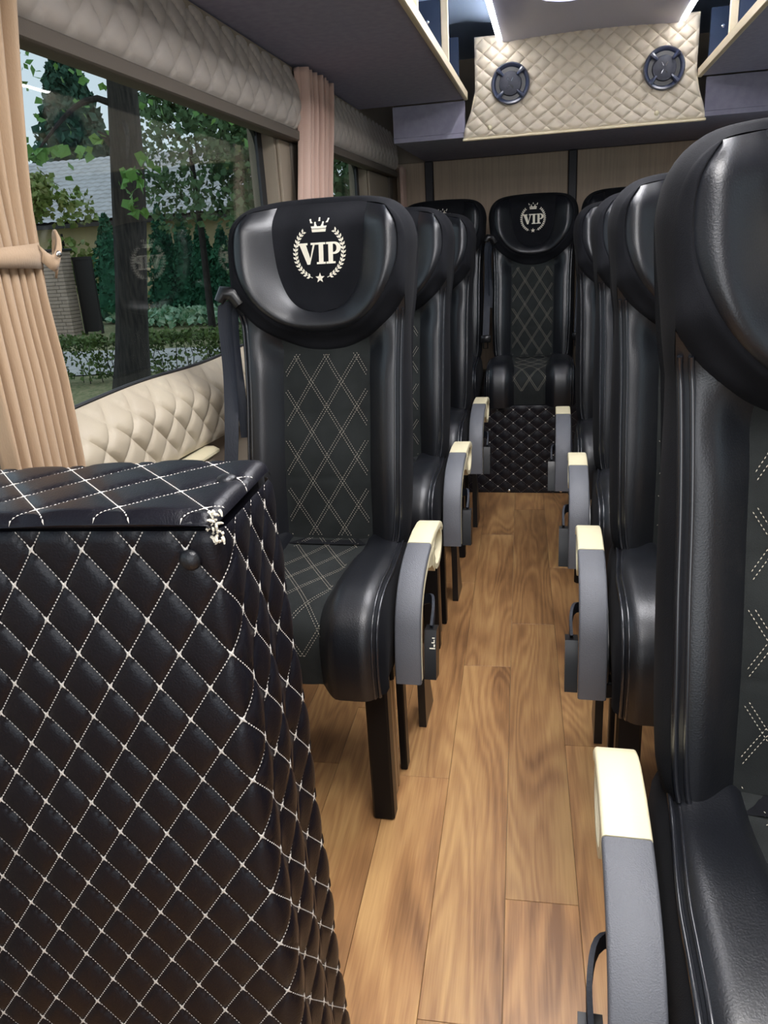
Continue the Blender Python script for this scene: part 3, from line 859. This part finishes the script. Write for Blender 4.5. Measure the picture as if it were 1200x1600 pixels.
def belt_guide(s): return lambda: M().tube([(s*.190, .045, 1.125), (s*.205, .045, 1.15), (s*.228, .04, 1.155), (s*.240, .035, 1.135)], [.016, .020, .018, .012], 10)
def tongue(s):
    def f():
        m_ = M(); m_.box(s*.238-.026, s*.238+.026, -.062, -.045, .630, .668, .004)
        m_.tube([(s*.238-.012, -.055, .63), (s*.238-.012, -.056, .60), (s*.238+.010, -.056, .60), (s*.238+.010, -.055, .63)], .0035, 6); return m_
    return f
def legs(s, which):
    def f():
        m_ = M()
        if which == 'front': m_.box(min(s*.158, s*.208), max(s*.158, s*.208), -.365, -.325, 0, .372, .005)
        elif which == 'rear': m_.box(min(s*.188, s*.206), max(s*.188, s*.206), -.185, -.15, .0, .372, .003)
        elif which == 'trim':
            for y in (-.318, -.292, -.266): m_.box(min(s*.186, s*.200), max(s*.186, s*.200), y, y+.018, .012, .36, .003)  # strips stand in for the reflection on the leg's side face
        elif which == 'beam':
            m_.box(-.235, .21, -.30, -.26, .325, .363, .004); m_.box(-.235, .21, -.06, -.02, .325, .363, .004)
        elif which == 'foot':
            m_.prism([(.0, .0), (.13, 0), (.10, .07), (.045, .22), (.0, .26)], 'x', min(s*.205, s*.225), max(s*.205, s*.225))
        return m_
    return f

def make_seat(label, loc, aisle, kind='row', emblem=True, rz=0):
    s = aisle; drop = 0
    if kind == 'rear': drop = .365; loc = (loc[0], loc[1], loc[2]+drop)
    t = thing('passenger_seat', label, 'seat', loc, rz, 'black leather and suede passenger seats')
    sh = part('shell', shell, SUEDE, t, 'backrest_shell', angle=50)
    part('strip', stripf, FABRIC, t, 'backrest_insert')
    o = t.children
    st = part('sstitch', strip_stitch, THREAD, t, 'diamond_stitching', 'stuff', smooth=False)
    for q in (1, -1):
        part('bol%d' % q, bolster(q), LEATHER, t, 'backrest_bolster')
        part('pip%d' % q, piping(q), PIPING, t, 'piping')
        part('cb%d' % q, cush_bolster(q), LEATHER, t, 'cushion_bolster')
        part('cp%d' % q, cush_piping(q), PIPING, t, 'piping')
    part('collar', lambda: M().grid(loft(Cf, Ef, 8, .003)), SUEDE, t, 'collar')
    part('cres', lambda: M().grid(loft(Bf, Cf, 10, .004)), LEATHER, t, 'headrest_crescent')
    b = part('badge', badge, SUEDE, t, 'headrest_panel')
    if emblem:
        part('lett', lettering, EMBROID, b, 'lettering', smooth=False); part('crown', crown, EMBROID, b, 'crown', smooth=False)
        part('star', star, EMBROID, b, 'star', smooth=False); part('laurel', laurel, EMBROID, b, 'laurel_wreath', smooth=False)
    part('ci', cush_insert, FABRIC, t, 'cushion_insert')
    part('cs', cush_side, SUEDE, t, 'cushion_side')
    part('cst', cush_stitch, THREAD, t, 'diamond_stitching', 'stuff', smooth=False)
    part('belt%d' % -s, belt(-s), BELT, t, 'seat_belt'); g = part('bg%d' % -s, belt_guide(-s), BPLAST, t, 'belt_guide')
    part('tng%d' % -s, tongue(-s), BPLAST, t, 'belt_tongue')
    if kind == 'row':
        part('pad%d' % s, arm_pad(s), PAD, t, 'armrest_pad', angle=35); part('cap%d' % s, arm_cap(s), CREAM, t, 'armrest_cap', angle=35)
        part('ash%d' % s, arm_shell(s), CREAM, t, 'armrest_shell', angle=35); part('ain%d' % s, arm_inner(s), BPLAST, t, 'armrest_pivot', angle=35)
        sp_ = part('spl%d' % s, side_plate(s), BPLAST, t, 'side_plate', angle=30)
        for k, (y, z) in enumerate(((.0, .555), (-.30, .46))):
            bo = part('bolt', bolt(y, z), CHROME, sp_, 'bolt'); bo.location = (s*.2325, y, z); bo.rotation_euler = (0, 0, 0 if s > 0 else pi)
        bb = part('bub%d' % s, buckle_body(s), BPLAST, t, 'belt_buckle', angle=30)
        part('bus%d' % s, buckle_stalk(s), BELT, bb, 'buckle_stalk')
        if 'nearest left' in label: part('bum%d' % s, buckle_mark(s), EMBROID, bb, 'lettering', smooth=False)
        part('lf%d' % s, legs(s, 'front'), BMETAL, t, 'leg', angle=30); part('lr%d' % s, legs(s, 'rear'), BMETAL, t, 'leg', angle=30)
        part('lt%d' % s, legs(s, 'trim'), LEGREFL, t, 'leg_trim', angle=30); part('lb%d' % s, legs(s, 'beam'), BMETAL, t, 'cross_beam', angle=30)
        part('ft%d' % s, legs(s, 'foot'), BPLAST, t, 'foot_cover', angle=30)
    for ch in t.children: ch.location.z -= drop
    return t
LX = -.543
make_seat('nearest left seat, black leather and suede with ivory VIP emblem, window and curtains behind', (LX, 1.75, 0), 1)
make_seat('second left seat, mostly hidden behind the nearest VIP seat, cream armrest cap by aisle', (LX-.003, 2.53, 0), 1)
make_seat('third left seat, closest to the rear platform, small cream armrest cap by aisle', (LX-.003, 3.30, 0), 1)
make_seat('nearest right seat filling the right edge, black with stitched centre and long grey armrest', (.347, .887, 0), -1)
make_seat('second right seat, just behind the big nearest right seat', (.345, 1.735, 0), -1)
make_seat('third right seat from the front, between second and fourth right seats', (.337, 2.385, 0), -1)
make_seat('fourth right seat, farthest of the right row, in front of rear platform', (.302, 3.085, 0), -1)
ZR = .09+.0
ms = make_seat('middle rear seat facing down the aisle with small VIP emblem, on quilted platform', (-.105, 4.21, .095), 1, 'rear')
make_seat('left rear seat on the quilted platform, half hidden behind the left row', (-.575, 4.21, .095), 1, 'rear')
make_seat('right rear seat on the quilted platform, only its headrest showing beside the dark post', (.365, 4.21, .095), 1, 'rear')

# ================================================================== QUILTED CABINET (foreground)
CZ = .986; CX1 = -.322; CX0 = -1.0+.085; CY0 = .672; CY1 = .858
t = thing('quilted_cabinet', 'black quilted cabinet with white diamond stitching in the left foreground', 'cabinet', ((CX0+CX1)/2-.004, (CY0+CY1)/2-.030, 0), .075)
ox, oy = (CX0+CX1)/2, (CY0+CY1)/2; hw = (CX1-CX0)/2; hd = (CY1-CY0)/2
DU, DV = .0565, .0800
HT = CZ; VH = HT-.006; RC = .020
L1 = 2*hd-RC; L2 = L1+RC*pi/2; LC = L2+2*hw-RC
def Sf(u, v, h):
    p = Sf0(u, v, h); return (p[0]+.027*v/VH*(p[0]+hw)/(2*hw), p[1], p[2])
def Sf0(u, v, h):           # u runs from the rear of the right side, round the corner, along the front leftwards
    fold = .005*sin(u*70+v*1.3)*sm(v, .02, .25)*(1-sm(u, L1-.03, L1)) + .0015*sin(v*23+u*11)
    h2 = h+fold
    if u < L1:
        k = max(0, .012-u)/.012; return (hw+h2-.008*k*k, hd-u, HT-.004-v)
    if u < L2:
        a = (u-L1)/RC; return (hw-RC+cos(a)*(RC+h2), -hd+RC-sin(a)*(RC+h2), HT-.004-v)
    return (hw-RC-(u-L2), -hd-h2, HT-.004-v)
of = (.010, .0800-.020)
quilt(M(), Sf, LC, VH, DU, DV, .0052, 12, of, .004).build('quilted_cover', QBLACK, t, angle=80)
mm = M()
for a, b in quilt_lines(LC, VH, DU, DV, of): dashes(mm, lambda u, v, h: Sf(u, v, h+.0005), a, b, .0036, .0006, .0009, .0012)
for i in range(-2, 80):
    for j in range(-2, 40):
        if (i+j) % 2 == 0:
            u = i*DU/2-of[0]; v = j*DV/2-of[1]
            if .002 < u < LC-.002 and .003 < v < VH-.003: crossmark(mm, lambda u, v, h: Sf(u, v, h+.0006), (u, v), DU, DV, .0070, .0019, .0022)
stuff(mm.build('stitching', WTHREAD, t, smooth=False))
M().box(-hw+.01, hw-.012, -hd+.012, hd-.012, 0, HT-.006).build('carcass', QBLACK, t)
# lid
LT = .013; ov = .008
def Sl(u, v, h):           # top of lid
    r = .012; x = hw-.002-u; y = -hd-ov+v; z = HT+LT+h
    LV = 2*hd+2*ov
    for d in (u, v, LV-v):
        if d < r: k = (r-d)/r; z -= r*(1-math.sqrt(max(0, 1-k*k)))*.8
    return (x, y, z+.003*sin(u*14))
LV = 2*hd+2*ov; LU = 2*hw-.002
lid = quilt(M(), Sl, LU, LV, .092, .104, .0045, 14, (.03, .03), .004)
lid.box(-hw, hw-.003, -hd-ov+.001, hd+ov-.001, HT+.001, HT+LT-.003, .004)
ld = lid.build('lid', QBLACK, t, angle=60)
mm = M()
for a, b in quilt_lines(LU, LV, .092, .104, (.03, .03)): dashes(mm, lambda u, v, h: Sl(u, v, h+.0006), a, b, .0036, .0007, .0009, .0012)
for i in range(-2, 40):
    for j in range(-2, 12):
        if (i+j) % 2 == 0:
            u = i*.046-.03; v = j*.052-.03
            if .004 < u < LU-.004 and .004 < v < LV-.004: crossmark(mm, Sl, (u, v), .092, .104, .0065, .0018, .0022)
stuff(mm.build('lid_stitching', WTHREAD, ld, smooth=False))
M().dome((hw-.034, -hd-.004, HT-.034), .0115, .0075, (0, -1, 0), 20, 6).build('snap_button', LEATHER, t)
M().dome((hw-.028, hd-.075, HT+LT+.003), .0115, .006, (0, 0, 1), 20, 6).build('snap_button', LEATHER, ld)
# frayed corners and a loose thread
random.seed(11); mm = M()
for k in range(30):
    z_ = random.uniform(-.016, .018); p = Vector((hw-.004+random.gauss(0, .0035), -hd-.006+random.gauss(0, .0035)+.004, HT+z_))
    q = p+Vector((random.uniform(-.004, .006), random.uniform(-.005, .002), random.uniform(-.008, .003))); mm.tube([p, p.lerp(q, .5)+Vector((.001, -.001, .001)), q], [.0018, .0014, .0008], 5)
stuff(mm.build('frayed_corner', EMBROID, t))
mm = M(); pts = crom([(hw+.012, -.02+.0, .335), (hw+.016, -.028, .33), (hw+.012, -.030, .318), (hw+.015, -.036, .305), (hw+.012, -.048, .295), (hw+.017, -.04, .29)], 24)
mm.tube(pts, .0009, 5); mm.build('loose_thread', WTHREAD, t)

# ================================================================== CURTAINS
def curtain(label, x, yl, yr, ztop, zbot, tie, folds, mt, amp, wfun, group='tied curtains along the left wall'):
    t = thing('curtain', label, 'curtain', (x, (yl+yr)/2, zbot), group=group)
    yc = (yl+yr)/2; n = folds*10; rows = []
    random.seed(folds); ph = [random.uniform(-.6, .6) for _ in range(folds+2)]; am = [random.uniform(.55, 1.2) for _ in range(folds+2)]
    for i in range(n+1):
        u = i/n; row = []
        for j in range(49):
            w = j/48; z = lerp(ztop, zbot, w); l, r = wfun(z)
            k = u*folds; ii = int(min(k, folds)); f = k-ii
            a = amp*(am[ii]*(1-f)+am[ii+1]*f)
            sq = sm(abs(z-tie), .0, .14) if tie else 1
            fold = 2*abs(sin(pi*k+.5*(ph[ii]*(1-f)+ph[ii+1]*f)+.3*sin(z*3+u*4)))**.75-1
            y = lerp(l, r, u)-yc + .35*a*cos(2*pi*k)*.6
            row.append((a*fold*(.45+.55*sq)+.010*(1-sq), y, z-zbot))
        rows.append(row)
    m_ = M(); m_.grid(rows)
    o = m_.build('cloth', mt, t, angle=80)
    md = o.modifiers.new('thickness', 'SOLIDIFY'); md.thickness = .0015
    return t
def w1(z):
    if z > 1.255: k = (z-1.255)/.45; return (1.00-.05*k, 1.180+.085*min(1, k*1.1)**1.2)
    k = min(1, (1.255-z)/.45); return (1.00+.012*k, 1.180+.02*sm(k, 0, .5)+.0*k)
c1 = curtain('tan tied curtain at the left edge in front of the large window', -.83, .99, 1.25, 1.80, .60, 1.255, 8, CURT, .021, w1)
# tie-back band
yc = (.99+1.25)/2
rows = []
for k in range(33):
    a = 2*pi*k/32; y = lerp(.988, 1.190, .5+.5*cos(a)); x = .030*sin(a)
    rows.append([(x, y-yc, 1.255-.60+.016+.006*cos(a)), (x*1.12, (y-yc)*1.0, 1.255-.60+.0), (x, y-yc, 1.255-.60-.016-.004*cos(a))])
o = M().grid(rows).build('tieback', CURT, c1); md = o.modifiers.new('t', 'SOLIDIFY'); md.thickness = .003
mm = M(); rows = []
for k, p in enumerate(crom([(.022, .045, .005), (.032, .062, -.012), (.034, .078, .005), (.030, .088, .028), (.018, .096, .022), (.010, .094, -.008), (.012, .086, -.022)], 18)):
    rows.append([(p[0], p[1], .655+p[2]+.013), (p[0]+.004, p[1]+.002, .655+p[2]), (p[0], p[1], .655+p[2]-.013)])
o = mm.grid(rows).build('tieback_loop', CURT, c1); md = o.modifiers.new('t', 'SOLIDIFY'); md.thickness = .004
M().dome((.041, .066, .655+.002), .0055, .003, (1, -.5, 0), 12, 4).build('press_stud', CHROME, c1)
def w2(z): k = (1.85-z)/.5; return (2.865-.12*sm(k, 0, 1.2), 3.225-.13*sm(k, 0, 1))
curtain('rose-tan gathered curtain between the two left windows', -.855, 2.85, 3.25, 1.835, .85, 0, 7, CURT2, .034, w2)
curtain('narrow curtain in the rear left corner beyond the small window', -.86, 4.69, 4.85, 1.66, .85, 0, 5, CURT2, .012, lambda z: (4.70, 4.84))

# ================================================================== OUTSIDE
GZ = -.70
o = M().box(-60, -1.2, -20, 80, GZ-.1, GZ).build('lawn', GRASS, smooth=False); struct(o, 'lawn with fallen leaves outside the left window')
# street paving beyond the hedge
mm = M()
mm.add([(-40, 11.0-3, GZ+.02), (-2, 13.6, GZ+.02), (-2, 16.4, GZ+.02), (-40, 16.0, GZ+.02)], [(0, 1, 2, 3)])
mm.add([(-40, 8, GZ), (-2, 13.6, GZ), (-2, 16.4, GZ), (-40, 16.0, GZ)], [(0, 1, 2, 3)])
tag(mm.build('paved_road', PAVE, smooth=False), 'pale paved road seen through the hedge stems', 'road')

def flakes(m_, c, n, size, rng, shape='leaf', jit=.0, up=0.):
    pass
def leafcloud(pts_fn, n, size, seed, up=.3):
    rnd = random.Random(seed); v = []; f = []
    for _ in range(n):
        p = Vector(pts_fn(rnd)); s = size*rnd.uniform(.6, 1.25)
        d = Vector((rnd.gauss(0, 1), rnd.gauss(0, 1), rnd.gauss(0, 1)-up)).normalized(); nrm = d.cross(Vector((rnd.gauss(0, 1), rnd.gauss(0, 1), rnd.gauss(0, 1)))).normalized()
        w = d.cross(nrm)
        k = len(v); v += [p-d*s*.5, p-d*.12*s+w*s*.42+nrm*s*.06, p+d*s*.5, p-d*.12*s-w*s*.42+nrm*s*.06]
        f += [(k, k+1, k+2), (k, k+2, k+3)]
    return [tuple(q) for q in v], f

# near tree trunk with branches and leaves
t = thing('street_tree', 'thick dark tree trunk standing close outside the large left window', 'tree', (-4.27, 7.0, GZ))
mm = M(); rows = []
ns = 28; rndt = random.Random(5)
for j in range(40):
    z = j/39*7.0; cx = .170*z-.004*z*z+.05*sin(z*.9); r = .165-.011*z+.10*math.exp(-z*2.2)
    r *= 1+.05*sin(z*3.1)
    rows.append([(cx+cos(2*pi*k/ns)*r*(1+.07*sin(k*2.3+z*1.1)+.03*sin(k*5.1-z*3)), sin(2*pi*k/ns)*r*(1+.06*cos(k*1.9+z*.7)), z) for k in range(ns)])
rows = [[rows[j][k] for j in range(40)] for k in range(ns)]
mm.grid(rows, closed_u=True).build('trunk', BARK, t, angle=80)
br = [[(.50, 0, 3.2), (.35, -.1, 3.3), (.15, -.25, 3.2), (-.15, -.45, 2.85)], [(.5, 0, 3.15), (.68, -.3, 2.95), (.75, -.5, 2.75)], [(.6, 0, 4.3), (1.0, -.3, 4.6), (1.7, -.5, 4.2), (2.2, -.3, 3.6)], [(.62, 0, 4.5), (1.1, .6, 5), (2.0, 1.4, 4.8), (2.8, 2.0, 4.0)], [(.42, 0, 2.9), (.33, -.06, 3.0), (.28, -.08, 3.05)]]
for k, b in enumerate(br):
    pts = crom(b, 10); M().tube(pts, [lerp(.035 if k < 2 else .07, .008, i/9) for i in range(10)], 7).build('branch', BARK, t)
# near leaves: two visible bright sprays
def near(rnd):
    c = rnd.choice([(.30, -.35, 2.86), (.12, -.42, 2.80), (.0, -.45, 2.85), (-.15, -.45, 2.86), (.42, -.32, 2.92), (.78, -.5, 2.62), (.72, -.5, 2.50), (.88, -.45, 2.70), (.80, -.4, 3.55), (.74, -.48, 2.38)])
    return (c[0]+rnd.gauss(0, .05), c[1]+rnd.gauss(0, .05), c[2]+rnd.gauss(0, .045))
v, f = leafcloud(near, 90, .12, 1, .8); raw('low_leaf_spray', v, f, LEAF, t, 'stuff')
def crownf(rnd):
    while 1:
        q = (rnd.uniform(-2.4, 3.6), rnd.uniform(-.8, 3.2), rnd.uniform(2.7, 6.5))
        x = q[0]
        low = 3.38 if x < .3 else 3.15
        if q[2] > low+rnd.uniform(0, .7): return q
v, f = leafcloud(crownf, 2000, .11, 2, .8); raw('foliage', v, f, LEAF, t, 'stuff')

def blob_tree(name, label, cat, base, h, cr, cz, n, size, mt, seed, squash=1., trunk=.12, group=None):
    t = thing(name, label, cat, base, group=group)
    M().tube([(0, 0, 0), (.03, 0, cz*.5), (0, .02, cz*.98)], [trunk, trunk*.8, trunk*.5], 9).build('trunk', BARK, t)
    rnd0 = random.Random(seed); cl = []
    for _ in range(16):
        a = rnd0.uniform(0, 2*pi); rr_ = cr*rnd0.uniform(.1, .75); cl.append((rr_*cos(a), rr_*sin(a), cz+rnd0.uniform(-.45, .45)*h*squash, cr*rnd0.uniform(.25, .5)))
    def fn(rnd):
        c = rnd.choice(cl); d = Vector((rnd.gauss(0, 1), rnd.gauss(0, 1), rnd.gauss(0, 1))).normalized()*c[3]*rnd.uniform(.6, 1.1)
        return (c[0]+d.x, c[1]+d.y, c[2]+d.z)
    v, f = leafcloud(fn, n, size, seed); raw('foliage', v, f, mt, t, 'stuff')
    return t
blob_tree('leafy_tree', 'leafy tree with gaps of sky right of the trunk', 'tree', (-8.6, 19, GZ), 3.0, 2.2, 4.6, 4200, .17, LEAFD, 21, 1, .10, 'leafy trees beyond the road')
blob_tree('leafy_tree', 'dense green tree filling the right side of the large window', 'tree', (-6.0, 19.5, GZ), 5.2, 2.4, 3.9, 9500, .18, LEAFD, 22, 1, .12, 'leafy trees beyond the road')
blob_tree('leafy_tree', 'dark tree showing through the small rear window', 'tree', (-2.9, 21, GZ), 5.5, 2.6, 3.4, 4200, .30, LEAFD, 23, 1, .12, 'leafy trees beyond the road')
blob_tree('leafy_tree', 'yellowing small tree in front of the house at the curtain edge', 'tree', (-16.4, 25, GZ), 3.6, 1.4, 3.0, 1500, .25, LEAFY, 24, 1, .08, 'leafy trees beyond the road')
blob_tree('shrub', 'yellow-green shrub below the house eaves left of the trunk', 'shrub', (-15.0, 26.5, GZ), 1.6, 1.3, 1.75, 900, .22, LEAFY, 25, 1, .06)
blob_tree('leafy_tree', 'pale green tree behind the row of conifers near the seat', 'tree', (-9.3, 27, GZ), 4.6, 2.2, 3.0, 2600, .26, LEAFY, 27, 1, .1, 'leafy trees beyond the road')
def conifer(name, label, cat, base, h, r, mt, seed, group, n=1300, size=.17, power=1.0):
    t = thing(name, label, cat, base, group=group)
    rows = []; ns_ = 12
    for j in range(9):
        q = j/8; rj = r*.78*max(.02, (1-q)**.75)*min(1, .65+q*3)
        rows.append([(cos(2*pi*k/ns_)*rj*(1+.12*sin(k*3+j)), sin(2*pi*k/ns_)*rj, .12+q*(h-.2)) for k in range(ns_)])
    rows = [[rows[j][k] for j in range(9)] for k in range(ns_)]
    M().grid(rows, closed_u=True).build('inner_foliage', mt, t, angle=80)
    M().tube([(0, 0, 0), (0, 0, h*.6)], [.08, .03], 7).build('trunk', BARK, t)
    def fn(rnd):
        q = rnd.random()**1.25; a = rnd.uniform(0, 2*pi); rj = r*(1-q)**.75*min(1, .65+q*3)*(1+.12*sin(a*5+q*22))*rnd.uniform(.82, 1.08)
        return (cos(a)*rj, sin(a)*rj, .1+q*h)
    v, f = leafcloud(fn, n, size, seed, -.6); raw('sprays', v, f, mt, t, 'stuff')
    return t
lab = ['tall conifer left of the trunk beside the dark gate', 'first clipped conifer right of the trunk, tallest of the row', 'second clipped conifer right of the trunk', 'third clipped conifer right of the trunk', 'fourth clipped conifer right of the trunk', 'fifth clipped conifer right of the trunk', 'sixth clipped conifer, beside the headrest of the nearest left seat']
for k, (x, y, h, r) in enumerate(((-14.1, 24.0, 3.3, .95), (-12.55, 24.6, 3.5, .75), (-11.75, 24.5, 3.15, .72), (-11.0, 24.3, 2.9, .72), (-10.25, 24.1, 2.7, .72), (-9.5, 23.9, 2.6, .72), (-8.75, 23.7, 2.4, .72))):
    conifer('conifer', lab[k], 'conifer', (x, y, GZ), h, r, SPRUCE, 40+k, 'row of clipped conifers')
conifer('spruce_tree', 'large blue-green spruce rising behind the tiled roof', 'tree', (-26.3, 43, GZ), 13.5, 3.6, SPRUCE2, 60, None, 3800, .55)
conifer('spruce_tree', 'tall dark spruce behind the trunk top', 'tree', (-17.0, 46, GZ), 12.0, 3.0, SPRUCE2, 61, None, 3000, .5)

# hedge
t = thing('low_hedge', 'low clipped hedge with bare stems along the edge of the lawn', 'hedge', (-7.0, 12, GZ))
def hy(x): return (x+7.0)*.22
def htop(rnd):
    x = rnd.uniform(-6, 3.6); return (x, x*.22+rnd.gauss(0, .16), .70+rnd.gauss(0, .055))
v, f = leafcloud(htop, 5200, .075, 71, 0); raw('clipped_top', v, f, HEDGE, t, 'stuff')
def hmid(rnd):
    x = rnd.uniform(-6, 3.6); return (x+.1*sin(x*7), x*.22+rnd.gauss(0, .16), rnd.uniform(.08, .72)**1)
v, f = leafcloud(hmid, 4200, .075, 72, 0); raw('lower_leaves', v, f, HEDGE, t, 'stuff')
mm = M(); rnd = random.Random(73)
for k in range(60):
    x = -6+9.6*k/60+rnd.uniform(-.05, .05); y = x*.22+rnd.uniform(-.12, .12)
    mm.tube([(x, y, 0), (x+rnd.uniform(-.05, .05), y+rnd.uniform(-.05, .05), .35), (x+rnd.uniform(-.14, .14), y+rnd.uniform(-.12, .12), .72)], [.010, .008, .005], 4)
stuff(mm.build('stems', BARK, t))
# hosta bed
def hosta(rnd):
    return (rnd.uniform(-1.9, 3.0), rnd.gauss(0, .5), rnd.uniform(.1, .5))
t = thing('hosta_bed', 'bed of broad pale-edged leaves in front of the clipped conifers', 'plant bed', (-11.0, 22.2, GZ))
v, f = leafcloud(hosta, 1100, .26, 75, .2); raw('leaves', v, f, HOSTA, t, 'stuff')
# house with tiled roof
t = thing('house', 'house with pale yellow wall and weathered grey tiled roof beyond the trees', 'house', (-18.0, 31, GZ))
M().box(-9, 6.0, 0, 6, 0, 3.75).build('wall', HWALL, t, smooth=False)
rows = []
nx = 200; tw = 15.6
courses = 16
for i in range(nx+1):
    x = -9.4+tw*i/nx; row = []
    for j in range(courses):
        for e in (0, 1):
            q = (j+e*.98)/courses; y = -.7+q*4.6; z = 3.55+q*2.9+(.055 if e == 0 else 0)
            row.append((x, y, z+.035*abs(sin(pi*i/5))))
    rows.append(row)
rf = M().grid(rows).build('roof_tiles', ROOF, t, angle=25); stuff(rf)
M().box(-9.4, 6.2, -.72, -.60, 3.36, 3.52).build('gutter', GATE, t, smooth=False)
M().prism([(-.58, 3.50), (3.9, 6.3), (8.0, 3.5)], 'x', -9.3, 6.0).build('roof_body', GATE, t, smooth=False)
# brick gate pillar, leaning course stack
t = thing('brick_pillar', 'pale brick gate pillar with dark cap beside the tied curtain', 'pillar', (-13.62, 20.3, GZ))
M().box(-.30, .30, -.24, .24, 0, 2.30).build('core', MORTAR, t, smooth=False)
nc = 23
bm_ = {}
for j in range(nc):
    z = j*.1+.004
    for k in range(2):
        x0, x1 = ((-.312, -.01), (.01, .312)) if j % 2 == 0 else ((-.312, .09), (.11, .312))
        a, b = (x0 if k == 0 else x1) if False else ((-.312, x0[1]) if False else (0, 0)), 0
        xa, xb = ((-.312, -.008), (.008, .312))[k] if j % 2 == 0 else ((-.312, .098), (.114, .312))[k]
        o = M().box(xa, xb, -.252, .252, z, z+.084, .006).build('brick', BRICK, t)
M().box(-.36, .36, -.30, .30, 2.303, 2.37, .012).build('cap', GATE, t)
t = thing('dark_gate', 'dark brown solid gate right of the brick pillar', 'gate', (-12.85, 20.6, GZ))
M().box(-.46, .10, -.02, .02, .06, 2.05).build('gate_panel', GATE, t, smooth=False)
M().box(-.46, .12, -.04, .04, 2.05, 2.13).build('top_rail', GATE, t, smooth=False)
for x in (-.44, .08): M().box(x, x+.05, -.045, .045, 0, 2.05).build('gate_post', GATE, t, smooth=False)
